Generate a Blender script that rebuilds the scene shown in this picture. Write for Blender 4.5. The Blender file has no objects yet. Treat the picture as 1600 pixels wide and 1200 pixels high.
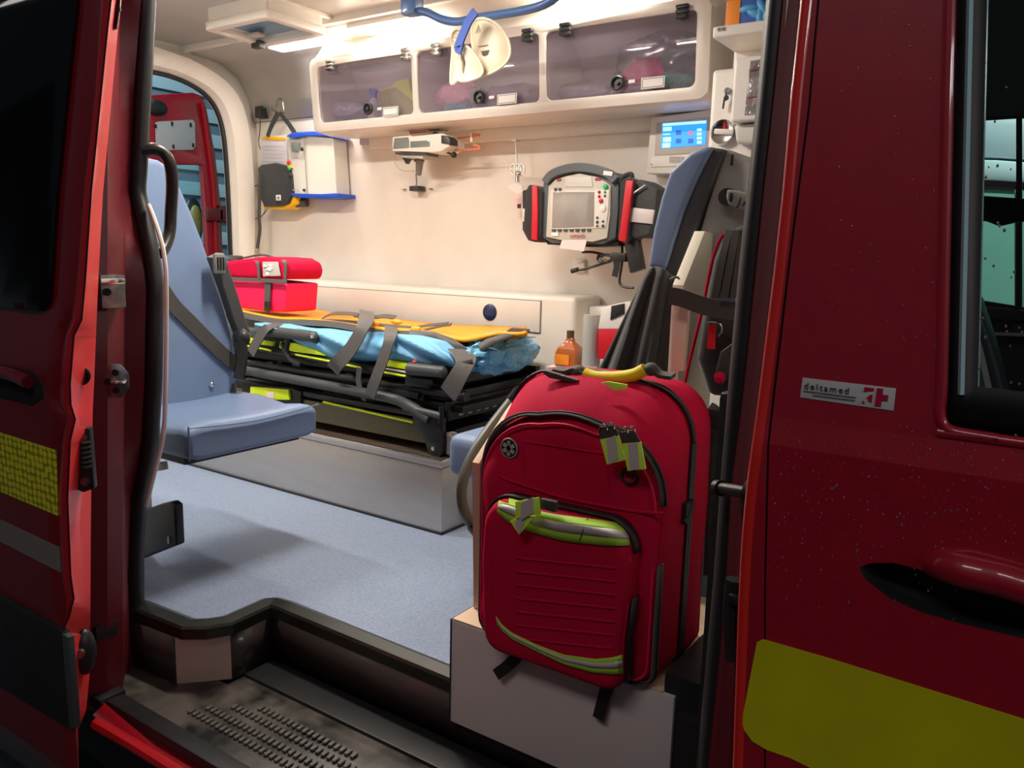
import bpy, bmesh, math, random
from mathutils import Vector as V, Matrix
random.seed(7)
C = bpy.context.scene.collection
S = bpy.context.scene
H = 0.85                      # camera height above the van floor (z = 0)
F = 1250.0                    # focal length in pixels of the 1600 px wide frame
R = Matrix(((0.82692407, -0.11239791, 0.55096579),
            (0.56174634, 0.12112246, -0.81839501),
            (0.02525155, 0.98625355, 0.16329819)))
# ---------------------------------------------------------------- camera, world, lights
cd = bpy.data.cameras.new('camera'); cam = bpy.data.objects.new('camera', cd); C.objects.link(cam)
cd.lens = 36.0 * F / 1600; cd.sensor_width = 36; cd.clip_start = 0.02
cam.matrix_world = Matrix.Translation((0, 0, H)) @ R.to_4x4()
S.camera = cam
S.view_settings.view_transform = 'Standard'; S.view_settings.look = 'None'
S.view_settings.gamma = 1.0; S.view_settings.exposure = 0.5; S.view_settings.use_curve_mapping = False
w = bpy.data.worlds.new('world'); S.world = w; w.use_nodes = True
w.node_tree.nodes['Background'].inputs[0].default_value = (0.55, 0.62, 0.75, 1)
w.node_tree.nodes['Background'].inputs[1].default_value = 0.035
def area(name, loc, target, sx, sy, power, col):
    l = bpy.data.lights.new(name, 'AREA'); l.shape = 'RECTANGLE'; l.size = sx; l.size_y = sy
    l.energy = power; l.color = col
    o = bpy.data.objects.new(name, l); C.objects.link(o); o.location = loc
    d = V(target) - V(loc)
    o.rotation_euler = d.to_track_quat('-Z', 'X').to_euler() if abs(d.x) + abs(d.y) < 1e-6 else d.to_track_quat('-Z', 'Y').to_euler()
    return o
WARM = (1.0, 0.91, 0.80)
STRIPS = [(-2.74, 2.43), (-2.20, 2.41), (-1.35, 2.41), (-2.5, 1.45), (-1.5, 1.45)]   # ceiling light strips
for x, y in STRIPS:
    area('strip_light', (x, y, 1.672), (x, y, 0), 0.36, 0.07, 3.1 if y > 2 else 13.0, WARM)
area('hall_tube_front', (3.4, -0.4, 2.6), (-0.6, 1.0, 0.7), 2.2, 0.25, 17, (0.92, 0.96, 1.0))
area('body_fill', (-0.6, -2.6, 4.6), (-0.5, 1.0, 0.5), 2.6, 0.8, 33, (1.0, 0.92, 0.86))  # unseen light added to brighten the outer body from the front
area('rear_fill', (-5.0, 1.9, 3.3), (-6.6, 2.4, 1.0), 1.5, 0.5, 110, (0.75, 0.92, 1.0))  # unseen light added to brighten the wall behind the van
area('hall_rear_door', (-3.2, 2.0, 2.9), (-4.4, 2.2, 1.2), 1.0, 0.4, 12, (0.8, 0.92, 1.0))
area('far_fill', (0.6, 4.3, 3.0), (0.3, 6.0, 1.2), 1.6, 0.4, 60, (0.72, 1.0, 0.92))  # unseen light added for the white van beyond the cab

# ---------------------------------------------------------------- helpers
def ray(px, py): return R @ V((px - 800, 600 - py, -F))
def P(px, py, Y=None, X=None, Z=None):
    d = ray(px, py)
    if Y is not None: t = Y / d.y
    elif X is not None: t = X / d.x
    else: t = (Z - H) / d.z
    return V((d.x * t, d.y * t, H + d.z * t))
def skin(z, y0=0.82):
    if z < 0.655: return y0
    if z < 0.685: return y0 + 0.006 * (z - 0.655) / 0.03
    return y0 + 0.006 + 0.085 * (z - 0.685)
def PS(px, py, off=0.0, y0=0.82):
    Y = y0
    for _ in range(12):
        Y = skin(P(px, py, Y=Y).z, y0) - off
    return P(px, py, Y=Y)

from mathutils.bvhtree import BVHTree
_trees = {}
def hit(objs, px, py, off=0.002, Y=None):
    """point where the line of sight meets one of objs, lifted off the surface towards the viewer"""
    best = None; o = V((0, 0, H)); d = ray(px, py).normalized()
    for ob in objs:
        if ob.name not in _trees:
            me = ob.data; _trees[ob.name] = BVHTree.FromPolygons([v.co + ob.location for v in me.vertices], [list(p.vertices) for p in me.polygons])
        h = _trees[ob.name].ray_cast(o, d)
        if h[0] is not None and (best is None or h[3] < best[3]): best = h
    if best is None: return P(px, py, Y=Y if Y else 1.1)
    return best[0] - d * off
MATS = {}
def mat(name, col, rough=0.5, metal=0.0, coat=0.0, bump=0.0, scale=40.0, var=0.0, emit=0.0, spec=0.5, sheen=0.0,
        trans=0.0, alpha=1.0, kind='noise', stretch=(1, 1, 1), col2=None, dist=0.004, ior=1.45, crough=0.06):
    if name in MATS: return MATS[name]
    m = bpy.data.materials.new(name); m.use_nodes = True; nt = m.node_tree; N = nt.nodes; L = nt.links
    b = N['Principled BSDF']
    b.inputs['Base Color'].default_value = (*col, 1); b.inputs['Roughness'].default_value = rough
    b.inputs['Metallic'].default_value = metal; b.inputs['Coat Weight'].default_value = coat
    b.inputs['Coat Roughness'].default_value = crough
    b.inputs['Specular IOR Level'].default_value = spec; b.inputs['Sheen Weight'].default_value = sheen
    b.inputs['Transmission Weight'].default_value = trans; b.inputs['Alpha'].default_value = alpha
    b.inputs['IOR'].default_value = ior
    if emit:
        b.inputs['Emission Color'].default_value = (*col, 1); b.inputs['Emission Strength'].default_value = emit
    tc = N.new('ShaderNodeTexCoord'); mp = N.new('ShaderNodeMapping'); mp.inputs['Scale'].default_value = stretch
    L.new(tc.outputs['Object'], mp.inputs[0])
    if kind == 'voronoi':
        t = N.new('ShaderNodeTexVoronoi'); t.inputs['Scale'].default_value = scale; out = t.outputs['Distance']
    elif kind == 'wave':
        t = N.new('ShaderNodeTexWave'); t.inputs['Scale'].default_value = scale; out = t.outputs['Fac']
        t.inputs['Distortion'].default_value = 1.0
    else:
        t = N.new('ShaderNodeTexNoise'); t.inputs['Scale'].default_value = scale; t.inputs['Detail'].default_value = 4; out = t.outputs['Fac']
    L.new(mp.outputs[0], t.inputs['Vector'])
    if var or col2:
        rmp = N.new('ShaderNodeValToRGB'); c2 = col2 or tuple(c * (1 - var) for c in col)
        rmp.color_ramp.elements[0].color = (*c2, 1); rmp.color_ramp.elements[1].color = (*col, 1)
        rmp.color_ramp.elements[0].position = 0.38; rmp.color_ramp.elements[1].position = 0.62
        L.new(out, rmp.inputs[0]); L.new(rmp.outputs[0], b.inputs['Base Color'])
    if bump:
        bp = N.new('ShaderNodeBump'); bp.inputs['Strength'].default_value = bump; bp.inputs['Distance'].default_value = dist
        L.new(out, bp.inputs['Height']); L.new(bp.outputs[0], b.inputs['Normal'])
    MATS[name] = m; return m
cream = mat('cream_moulding', (0.80, 0.75, 0.68), 0.32, var=0.05, scale=6, bump=0.05)
cream2 = mat('cream_plastic', (0.80, 0.76, 0.70), 0.38, var=0.04, scale=9)
seam = mat('seam_shadow_gap', (0.25, 0.22, 0.2), 0.7)
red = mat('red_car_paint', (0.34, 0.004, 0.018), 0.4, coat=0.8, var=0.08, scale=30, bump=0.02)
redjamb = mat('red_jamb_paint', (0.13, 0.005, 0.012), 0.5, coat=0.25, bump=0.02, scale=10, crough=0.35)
redhem = mat('red_edge_paint', (0.42, 0.008, 0.014), 0.35, coat=0.5, crough=0.2)
redvivid = mat('signal_red_film', (0.95, 0.045, 0.045), 0.45, coat=0.3, var=0.1, scale=8)
black = mat('black_rubber', (0.016, 0.016, 0.017), 0.45, bump=0.15, scale=120, dist=0.001)
blackp = mat('black_plastic', (0.02, 0.02, 0.022), 0.4, var=0.2, scale=30)
blackm = mat('black_metal', (0.018, 0.018, 0.019), 0.33, metal=0.2, var=0.2, scale=30)
darkg = mat('dark_grey_plastic', (0.055, 0.058, 0.06), 0.45, bump=0.1, scale=200, dist=0.001)
midg = mat('grey_plastic', (0.20, 0.20, 0.19), 0.5, bump=0.08, scale=150, dist=0.001)
webb = mat('black_webbing', (0.045, 0.04, 0.036), 0.6, sheen=0.3, bump=0.3, kind='wave', scale=120, dist=0.001)
webg = mat('grey_webbing', (0.065, 0.058, 0.052), 0.55, sheen=0.3, bump=0.3, kind='wave', scale=120, dist=0.001)
blackcloth = mat('black_cloth', (0.012, 0.012, 0.013), 0.75, sheen=0.4, bump=0.3, scale=25)
vinyl = mat('blue_grey_vinyl', (0.17, 0.245, 0.40), 0.42, bump=0.12, scale=260, dist=0.0006, var=0.06)
floorm = mat('speckled_blue_floor', (0.30, 0.37, 0.50), 0.33, col2=(0.20, 0.25, 0.36), scale=320, bump=0.12, dist=0.0008)
steel = mat('brushed_steel', (0.62, 0.57, 0.52), 0.40, metal=0.92, var=0.06, scale=5, bump=0.05, stretch=(1, 1, 6))
chrome = mat('chrome', (0.75, 0.75, 0.75), 0.14, metal=1.0)
steelw = mat('worn_steel', (0.36, 0.36, 0.36), 0.35, metal=1.0, var=0.4, scale=60, bump=0.2)
plywood = mat('beech_board', (0.72, 0.52, 0.36), 0.45, var=0.12, scale=8, stretch=(1, 1, 14))
laminate = mat('white_laminate', (0.66, 0.60, 0.60), 0.4, var=0.03, scale=4)
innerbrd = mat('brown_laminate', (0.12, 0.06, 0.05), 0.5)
creambrd = mat('cream_board', (0.80, 0.74, 0.60), 0.5)
bagred = mat('red_nylon', (0.56, 0.003, 0.045), 0.75, spec=0.2, bump=0.25, scale=260, dist=0.0008, var=0.06)
bagdeep = mat('dark_red_webbing', (0.58, 0.004, 0.05), 0.7, spec=0.2, bump=0.4, kind='wave', scale=160, dist=0.001)
bagpink = mat('bright_red_nylon', (0.80, 0.008, 0.09), 0.6, bump=0.2, scale=200, dist=0.0008)
lime = mat('fluorescent_lime', (0.68, 0.95, 0.10), 0.5, bump=0.2, kind='voronoi', scale=500, dist=0.0005)
limeband = mat('lime_band_cloth', (0.42, 0.72, 0.06), 0.6, bump=0.2, scale=300, dist=0.0005)
silver = mat('silver_reflective', (0.62, 0.57, 0.57), 0.5, metal=0.2, bump=0.1, scale=500, dist=0.0004)
acid = mat('acid_yellow_plastic', (0.70, 0.90, 0.01), 0.4, var=0.1, scale=20)
orange = mat('orange_coated_fabric', (0.95, 0.36, 0.005), 0.5, bump=0.2, scale=40, var=0.1)
sheet = mat('light_blue_sheet', (0.16, 0.42, 0.66), 0.6, bump=0.3, scale=9, dist=0.01)
plasticblue = mat('crumpled_blue_film', (0.16, 0.42, 0.62), 0.28, bump=0.9, scale=28, dist=0.015)
yellow = mat('yellow_rubber', (0.88, 0.66, 0.02), 0.5, bump=0.2, scale=60)
amber = mat('amber_yellow', (0.9, 0.5, 0.01), 0.5)
bluet = mat('royal_blue_trim', (0.03, 0.10, 0.62), 0.4)
bluer = mat('steel_blue_rail', (0.05, 0.12, 0.30), 0.35, coat=0.4)
collarm = mat('ivory_foam_plastic', (0.62, 0.53, 0.38), 0.45)
paper = mat('white_paper', (0.85, 0.82, 0.80), 0.7)
pinkpaper = mat('pink_paper', (0.85, 0.66, 0.64), 0.7)
greyface = mat('device_grey', (0.50, 0.47, 0.42), 0.45)
lcd = mat('dark_lcd', (0.20, 0.23, 0.22), 0.15, coat=0.5)
greyscr = mat('grey_screen', (0.33, 0.30, 0.27), 0.12, coat=0.6, var=0.1, scale=12)
copper = mat('salmon_hose', (0.75, 0.22, 0.14), 0.4)
brown = mat('amber_bottle', (0.45, 0.12, 0.03), 0.2, coat=0.5)
orangelab = mat('orange_label', (0.95, 0.30, 0.03), 0.5)
navy = mat('navy_plastic', (0.015, 0.035, 0.10), 0.3)
redp = mat('red_plastic', (0.60, 0.012, 0.025), 0.4)
greenp = mat('green_plastic', (0.02, 0.45, 0.12), 0.4)
screen = mat('lit_blue_screen', (0.02, 0.24, 1.0), 0.3, emit=1.0)
screenl = mat('lit_pale_screen', (0.35, 0.75, 1.0), 0.3, emit=0.9)
screenr = mat('lit_red_icon', (0.9, 0.1, 0.2), 0.3, emit=0.7)
screend = mat('lit_dark_icon', (0.01, 0.10, 0.45), 0.3, emit=0.6)
lampm = mat('lamp_diffuser', (1.0, 0.93, 0.82), 0.4, emit=5.0)
yellowfilm = mat('yellow_reflective_film', (0.58, 0.54, 0.004), 0.4, coat=0.5, var=0.12, scale=7, bump=0.1)
whitelab = mat('silver_label', (0.52, 0.49, 0.50), 0.4)
concrete = mat('wet_asphalt', (0.03, 0.03, 0.032), 0.4, bump=0.4, scale=30, var=0.3)
bluelight = mat('pale_blue_sheet_metal', (0.42, 0.60, 0.68), 0.4)
slatm = mat('grey_blue_slat', (0.16, 0.22, 0.28), 0.5)
greenwall = mat('green_painted_wall', (0.32, 0.60, 0.50), 0.7, var=0.08, scale=2)
whitepaint = mat('white_vehicle_paint', (0.62, 0.68, 0.74), 0.4, coat=0.4)
greytrim = mat('taupe_grey_cloth', (0.16, 0.14, 0.12), 0.7)
treadm = mat('wet_black_tread', (0.10, 0.09, 0.078), 0.3, col2=(0.010, 0.010, 0.010), scale=11, bump=0.3, dist=0.002)
riserm = mat('dark_riser_panel', (0.045, 0.035, 0.033), 0.28, coat=0.3)
greystripe = mat('grey_reflective_stripe', (0.20, 0.17, 0.165), 0.45)
edgetrim = mat('olive_black_edge_trim', (0.018, 0.019, 0.014), 0.35, coat=0.3, var=0.3, scale=12)
dropm = mat('water', (0.50, 0.20, 0.24), 0.03, trans=0.6, ior=1.33, coat=1.0)
pinkbag = mat('magenta_wrap', (0.80, 0.04, 0.20), 0.4, bump=0.8, scale=30, dist=0.02)
rosebag = mat('rose_bag', (0.72, 0.32, 0.44), 0.35, bump=0.8, scale=20, dist=0.02)
greenbag = mat('green_wrap', (0.01, 0.38, 0.26), 0.4, bump=0.8, scale=30, dist=0.02)
limebag = mat('yellow_green_bag', (0.62, 0.66, 0.04), 0.45, bump=0.5, scale=25, dist=0.02)
olive = mat('olive_bag', (0.30, 0.28, 0.06), 0.5, bump=0.5, scale=25, dist=0.02)

def honeycomb():
    m = bpy.data.materials.new('yellow_honeycomb_film'); m.use_nodes = True; nt = m.node_tree; N = nt.nodes; L = nt.links
    b = N['Principled BSDF']; b.inputs['Roughness'].default_value = 0.3; b.inputs['Coat Weight'].default_value = 0.6
    tc = N.new('ShaderNodeTexCoord'); t = N.new('ShaderNodeTexVoronoi'); t.inputs['Scale'].default_value = 62
    t.inputs['Randomness'].default_value = 0.25
    mp = N.new('ShaderNodeMapping'); mp.inputs['Scale'].default_value = (1, 0.01, 1.2)
    L.new(tc.outputs['Object'], mp.inputs[0]); L.new(mp.outputs[0], t.inputs['Vector'])
    r = N.new('ShaderNodeValToRGB'); r.color_ramp.elements[0].color = (0.80, 0.74, 0.005, 1); r.color_ramp.elements[1].color = (0.28, 0.26, 0.0, 1)
    r.color_ramp.elements[0].position = 0.35; r.color_ramp.elements[1].position = 0.55
    L.new(t.outputs['Distance'], r.inputs[0]); L.new(r.outputs[0], b.inputs['Base Color']); return m
honey = honeycomb()
def glassmat(name, tint, gloss=0.12, rough=0.03):
    m = bpy.data.materials.new(name); m.use_nodes = True; nt = m.node_tree; N = nt.nodes; L = nt.links
    N.remove(N['Principled BSDF']); o = N['Material Output']
    tr = N.new('ShaderNodeBsdfTransparent'); tr.inputs[0].default_value = (*tint, 1)
    gl = N.new('ShaderNodeBsdfGlossy'); gl.inputs['Roughness'].default_value = rough
    fr = N.new('ShaderNodeFresnel'); fr.inputs[0].default_value = 1.45
    ad = N.new('ShaderNodeMath'); ad.operation = 'ADD'; ad.inputs[1].default_value = gloss; ad.use_clamp = True
    mx = N.new('ShaderNodeMixShader'); L.new(fr.outputs[0], ad.inputs[0]); L.new(ad.outputs[0], mx.inputs[0])
    L.new(tr.outputs[0], mx.inputs[1]); L.new(gl.outputs[0], mx.inputs[2]); L.new(mx.outputs[0], o.inputs[0]); return m
smoked = glassmat('smoked_acrylic', (0.90, 0.85, 0.93), 0.02, 0.05)
_nt = smoked.node_tree; _m1 = [n for n in _nt.nodes if n.type == 'MIX_SHADER'][0]; _tr = [n for n in _nt.nodes if n.type == 'BSDF_TRANSPARENT'][0]
_df = _nt.nodes.new('ShaderNodeBsdfDiffuse'); _df.inputs[0].default_value = (0.44, 0.38, 0.48, 1)
[n for n in _nt.nodes if n.type == 'FRESNEL'][0].inputs[0].default_value = 1.3
_m2 = _nt.nodes.new('ShaderNodeMixShader'); _m2.inputs[0].default_value = 0.30
_nt.links.new(_tr.outputs[0], _m2.inputs[1]); _nt.links.new(_df.outputs[0], _m2.inputs[2]); _nt.links.new(_m2.outputs[0], _m1.inputs[1])
winglass = glassmat('cab_window_glass', (0.62, 0.70, 0.68), 0.0)
bluglass = glassmat('rear_window_glass', (0.60, 0.82, 0.84), 0.03)
privacy = mat('privacy_glass', (0.004, 0.005, 0.006), 0.12, coat=0.5)
clearbag = glassmat('clear_plastic_film', (0.86, 0.84, 0.88), 0.12, 0.15)

def catmull(pts, n=6, closed=False):
    pts = [V(p) for p in pts]
    if len(pts) < 3: return pts
    out = []; m = len(pts); rng = m if closed else m - 1
    for i in range(rng):
        g = (lambda k: pts[k % m]) if closed else (lambda k: pts[max(0, min(m - 1, k))])
        p0, p1, p2, p3 = g(i - 1), g(i), g(i + 1), g(i + 2)
        for j in range(n):
            t = j / n
            out.append(0.5 * ((2 * p1) + (p2 - p0) * t + (2 * p0 - 5 * p1 + 4 * p2 - p3) * t * t + (3 * p1 - p0 - 3 * p2 + p3) * t ** 3))
    if not closed: out.append(pts[-1])
    return out

class B:
    def __init__(s): s.bm = bmesh.new()
    def merge(s, b2, bevel=0, seg=2, edges=None):
        if bevel:
            es = [e for e in b2.edges if len(e.link_faces) == 2 and e.calc_face_angle(0) > 0.5] if edges is None else edges
            bmesh.ops.bevel(b2, geom=es, offset=bevel, segments=seg, profile=0.6, affect='EDGES', clamp_overlap=True)
        me = bpy.data.meshes.new('tmp'); b2.to_mesh(me); b2.free(); s.bm.from_mesh(me); bpy.data.meshes.remove(me); return s
    def box(s, c, sz, rot=None, bevel=0, seg=2):
        b = bmesh.new(); bmesh.ops.create_cube(b, size=1)
        bmesh.ops.scale(b, vec=V(sz), verts=b.verts)
        if rot is not None: bmesh.ops.transform(b, matrix=rot.to_4x4(), verts=b.verts)
        bmesh.ops.translate(b, vec=V(c), verts=b.verts)
        return s.merge(b, bevel, seg)
    def bb(s, x0, x1, y0, y1, z0, z1, bevel=0, seg=2):
        return s.box(((x0 + x1) / 2, (y0 + y1) / 2, (z0 + z1) / 2), (abs(x1 - x0), abs(y1 - y0), abs(z1 - z0)), None, bevel, seg)
    def sphere(s, c, r, u=16, v=10, rot=None, noise=0):
        b = bmesh.new(); bmesh.ops.create_uvsphere(b, u_segments=u, v_segments=v, radius=1)
        if noise:
            for x in b.verts: x.co *= 1 + random.uniform(-noise, noise)
        bmesh.ops.scale(b, vec=V(r if hasattr(r, '__len__') else (r, r, r)), verts=b.verts)
        if rot is not None: bmesh.ops.transform(b, matrix=rot.to_4x4(), verts=b.verts)
        bmesh.ops.translate(b, vec=V(c), verts=b.verts); return s.merge(b)
    def sections(s, secs, cap=True, closed=True):
        vs = [[s.bm.verts.new(p) for p in sec] for sec in secs]; n = len(secs[0])
        for a, b in zip(vs, vs[1:]):
            for i in range(n if closed else n - 1):
                j = (i + 1) % n
                try: s.bm.faces.new((a[i], a[j], b[j], b[i]))
                except ValueError: pass
        if cap and closed:
            s.bm.faces.new(vs[0][::-1]); s.bm.faces.new(vs[-1])
        return s
    def frames(s, pts):
        out = []; up = None
        for i, p in enumerate(pts):
            t = (pts[min(i + 1, len(pts) - 1)] - pts[max(i - 1, 0)]).normalized()
            if up is None:
                up = V((0, 0, 1)) if abs(t.z) < 0.9 else V((1, 0, 0))
            u = (up - t * up.dot(t))
            u = u.normalized() if u.length > 1e-6 else t.orthogonal().normalized()
            up = u; out.append((u, t.cross(u)))
        return out
    def tube(s, pts, r, n=8, smooth=6):
        pts = catmull(pts, smooth) if smooth and len(pts) > 2 else [V(p) for p in pts]
        k = len(pts); secs = []
        for i, (p, (u, v)) in enumerate(zip(pts, s.frames(pts))):
            rr = r if not hasattr(r, '__len__') else r[0] + (r[-1] - r[0]) * i / (k - 1)
            secs.append([p + (u * math.cos(2 * math.pi * a / n) + v * math.sin(2 * math.pi * a / n)) * rr for a in range(n)])
        return s.sections(secs)
    def cyl(s, p0, p1, r, r1=None, n=20):
        return s.tube([p0, p1], (r, r if r1 is None else r1), n, 0)
    def disc(s, c, nrm, r, t=0.002, n=24):
        c = V(c); nrm = V(nrm).normalized(); return s.cyl(c - nrm * t / 2, c + nrm * t / 2, r, n=n)
    def ribbon(s, pts, w, t=0.002, wd=(0, 1, 0), smooth=5):
        """strap: w wide along wd, t thick"""
        pts = catmull(pts, smooth) if smooth and len(pts) > 2 else [V(p) for p in pts]
        secs = []; k = len(pts)
        for i, p in enumerate(pts):
            d = (pts[min(i + 1, k - 1)] - pts[max(i - 1, 0)]).normalized()
            a = V(wd); a = (a - d * a.dot(d)).normalized(); nn = d.cross(a)
            ww = w if not hasattr(w, '__len__') else w[0] + (w[1] - w[0]) * i / (k - 1)
            secs.append([p + a * ww / 2 + nn * t / 2, p - a * ww / 2 + nn * t / 2, p - a * ww / 2 - nn * t / 2, p + a * ww / 2 - nn * t / 2])
        return s.sections(secs)
    def prism(s, pts, ext, bevel=0, seg=2):
        b = bmesh.new(); pts = [V(p) for p in pts]; ext = V(ext)
        a = [b.verts.new(p) for p in pts]; c = [b.verts.new(p + ext) for p in pts]; n = len(pts)
        b.faces.new(a[::-1]); b.faces.new(c)
        for i in range(n): b.faces.new((a[i], a[(i + 1) % n], c[(i + 1) % n], c[i]))
        bmesh.ops.recalc_face_normals(b, faces=b.faces)
        return s.merge(b, bevel, seg)
    def grid(s, rows, thick=None):
        vs = [[s.bm.verts.new(p) for p in r] for r in rows]
        for a, b in zip(vs, vs[1:]):
            for i in range(len(a) - 1): s.bm.faces.new((a[i], a[i + 1], b[i + 1], b[i]))
        return s
    def lathe(s, prof, c, axis=(0, 0, 1), n=24):
        c = V(c); ax = V(axis).normalized(); u = ax.orthogonal().normalized(); v = ax.cross(u)
        secs = [[c + ax * h + (u * math.cos(2 * math.pi * a / n) + v * math.sin(2 * math.pi * a / n)) * max(r, 1e-4) for a in range(n)] for r, h in prof]
        return s.sections(secs)
    def plate_holes(s, outer, holes, ymap, thick=0.0):
        """fill polygon (x,z lists) with holes, mapped to 3D by ymap(a,b)"""
        b = bmesh.new(); es = []
        for loop in [outer] + holes:
            vs = [b.verts.new((p[0], 0, p[1])) for p in loop]
            for i in range(len(vs)): es.append(b.edges.new((vs[i], vs[(i + 1) % len(vs)])))
        bmesh.ops.triangle_fill(b, use_beauty=True, use_dissolve=False, edges=es)
        for vv in b.verts: vv.co = ymap(vv.co.x, vv.co.z)
        return s.merge(b)
    def obj(s, name, m, parent=None, solid=0.0, bevel=0.0, sub=0, angle=38, flip=False):
        bmesh.ops.recalc_face_normals(s.bm, faces=s.bm.faces) if solid == 0 else None
        me = bpy.data.meshes.new(name); s.bm.to_mesh(me); s.bm.free()
        co = [v.co for v in me.vertices]
        lo = V([min(c[i] for c in co) for i in range(3)]); hi = V([max(c[i] for c in co) for i in range(3)])
        o0 = V(((lo.x + hi.x) / 2, (lo.y + hi.y) / 2, lo.z))
        me.transform(Matrix.Translation(-o0))
        for p in me.polygons: p.use_smooth = True
        me.set_sharp_from_angle(angle=math.radians(angle))
        me.materials.append(m)
        o = bpy.data.objects.new(name, me); C.objects.link(o); o.location = o0
        if parent is not None:
            o.parent = parent; o.matrix_parent_inverse = Matrix.Translation(-world_loc(parent))
        if solid:
            md = o.modifiers.new('solid', 'SOLIDIFY'); md.thickness = solid; md.offset = 0
        if bevel:
            md = o.modifiers.new('bevel', 'BEVEL'); md.width = bevel; md.segments = 2; md.limit_method = 'ANGLE'
        if sub:
            md = o.modifiers.new('sub', 'SUBSURF'); md.levels = sub; md.render_levels = sub
        return o
WL = {}
def world_loc(o):
    l = V(o.location)
    if o.parent is not None:
        # all transforms are pure translations: location is already in world terms because of the inverse
        return l
    return l
def tag(o, label, cat, group=None):
    o['label'] = label; o['category'] = cat
    if group: o['group'] = group
    return o
def thing(name, label, cat, loc, group=None):
    o = bpy.data.objects.new(name, None); o.empty_display_size = 0.05; C.objects.link(o); o.location = loc
    return tag(o, label, cat, group)
def struct(o): o['kind'] = 'structure'; return o
def text_mesh(txt, size, origin, xd, yd, m, name, parent, ext=0.0004, align='LEFT', spacing=1.0):
    cu = bpy.data.curves.new('t', 'FONT'); cu.body = txt; cu.size = size; cu.extrude = ext; cu.align_x = align; cu.space_character = spacing
    cu.resolution_u = 3
    to = bpy.data.objects.new('t', cu); C.objects.link(to)
    dg = bpy.context.evaluated_depsgraph_get(); me = bpy.data.meshes.new_from_object(to.evaluated_get(dg))
    bpy.data.objects.remove(to); bpy.data.curves.remove(cu)
    xd = V(xd).normalized(); yd = V(yd).normalized(); zd = xd.cross(yd)
    me.transform(Matrix((xd, yd, zd)).transposed().to_4x4())
    b = B(); b.bm.from_mesh(me); bpy.data.meshes.remove(me)
    bmesh.ops.translate(b.bm, vec=V(origin), verts=b.bm.verts)
    return b.obj(name, m, parent)
def interp(tab, y):
    if y <= tab[0][0]: return tab[0][1]
    for (a, b), (c, d) in zip(tab, tab[1:]):
        if y <= c: return b + (d - b) * (y - a) / (c - a)
    return tab[-1][1]
def rrect(cx, cz, w, h, r, n=5):
    out = []
    for qx, qz, a0 in ((1, 1, 0), (-1, 1, 90), (-1, -1, 180), (1, -1, 270)):
        for k in range(n + 1):
            a = math.radians(a0 + 90 * k / n)
            out.append((cx + qx * (w / 2 - r) + r * math.cos(a), cz + qz * (h / 2 - r) + r * math.sin(a)))
    return out

# ================================================================ SETTING: patient compartment
XR, XF, YF, ZC = -3.4, -0.30, 2.70, 1.715      # rear plane, front plane, far wall, ceiling height
sec = [(1.02, 1.52), (1.08, 1.62), (1.18, 1.69), (1.4, 1.73), (2.32, 1.73), (2.35, 1.705), (2.50, 1.695), (2.60, 1.645), (2.66, 1.55), (2.69, 1.45)]
b = B(); b.grid([[V((x, y, z)) for y, z in sec] for x in (XR, XF)]); struct(b.obj('ceiling', cream2, solid=0.01))
b = B(); b.bb(XR, XF, 2.70, 2.72, 0, 1.46); wall = struct(b.obj('wall_far', cream))
b = B()
zs = P(385, 187, Y=2.69).z
b.bb(XR, XF, 2.694, 2.701, 1.448, 1.456); b.obj('wall_seam', seam, wall)
# rear wall with the opening
hole = [P(x, y, X=XR) for x, y in ((232, 112), (262, 119), (292, 131), (318, 148), (336, 172), (346, 205), (351, 250), (355, 320), (358, 400), (362, 500), (364, 560))]
hole = [(h.y, h.z) for h in hole]
left = [(2.3, hole[-1][1] - 0.06), (1.3, hole[-1][1] - 0.06), (1.16, hole[-1][1]), (1.16, 1.50), (1.30, 1.585)]
hole2 = hole[::-1] + []
loop = [(p[0], p[1]) for p in hole] + left
outer = [(1.02, 0), (2.72, 0), (2.72, 1.46), (2.66, 1.56), (2.60, 1.66), (2.50, 1.74), (1.1, 1.75), (1.02, 1.5)]
b = B(); b.plate_holes(outer, [loop], lambda a, c: V((XR, a, c)))
rw = struct(b.obj('wall_rear', cream, solid=0.02))
ring = [V((XR + 0.01, a, c)) for a, c in loop]
b = B(); b.tube(ring + [ring[0]], 0.011, 8, 3); b.obj('opening_seal', black, rw)
# moulded surround, rounded towards the opening
cy, cz = 1.8, 1.2
b = B(); rows = []
for k, (dx, gr) in enumerate(((0.0, 0.012), (0.035, 0.03), (0.05, 0.07), (0.045, 0.12), (0.0, 0.165))):
    row = []
    for a, c in catmull([V((0, p[0], p[1])) for p in loop], 3, True) and [(q.y, q.z) for q in catmull([V((0, p[0], p[1])) for p in loop], 3, True)]:
        d = V((a - cy, c - cz)).normalized(); row.append(V((XR + 0.011 + dx, min(a + d.x * gr, 2.69), c + d.y * gr)))
    row.append(row[0]); rows.append(row)
b.grid(rows); b.obj('opening_surround', cream, rw)
# floor: notched on the door side
fl = [(P(228, 944, Z=0)), P(300, 972, Z=0), P(325, 971, Z=0), P(352, 967, Z=0), P(415, 939, Z=0), P(432, 938, Z=0), P(452, 944, Z=0), P(700, 1045, Z=0), P(900, 1130, Z=0)]
ystep = fl[-2].y
fpts = [V((XR, 1.0, 0)), V((-1.78, 0.985, 0))] + fl[:-1] + [V((-0.45, ystep, 0)), V((XF, ystep, 0)), V((XF, 2.72, 0)), V((XR, 2.72, 0))]
b = B(); b.prism(fpts, (0, 0, -0.03)); struct(b.obj('floor', floorm))
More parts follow.
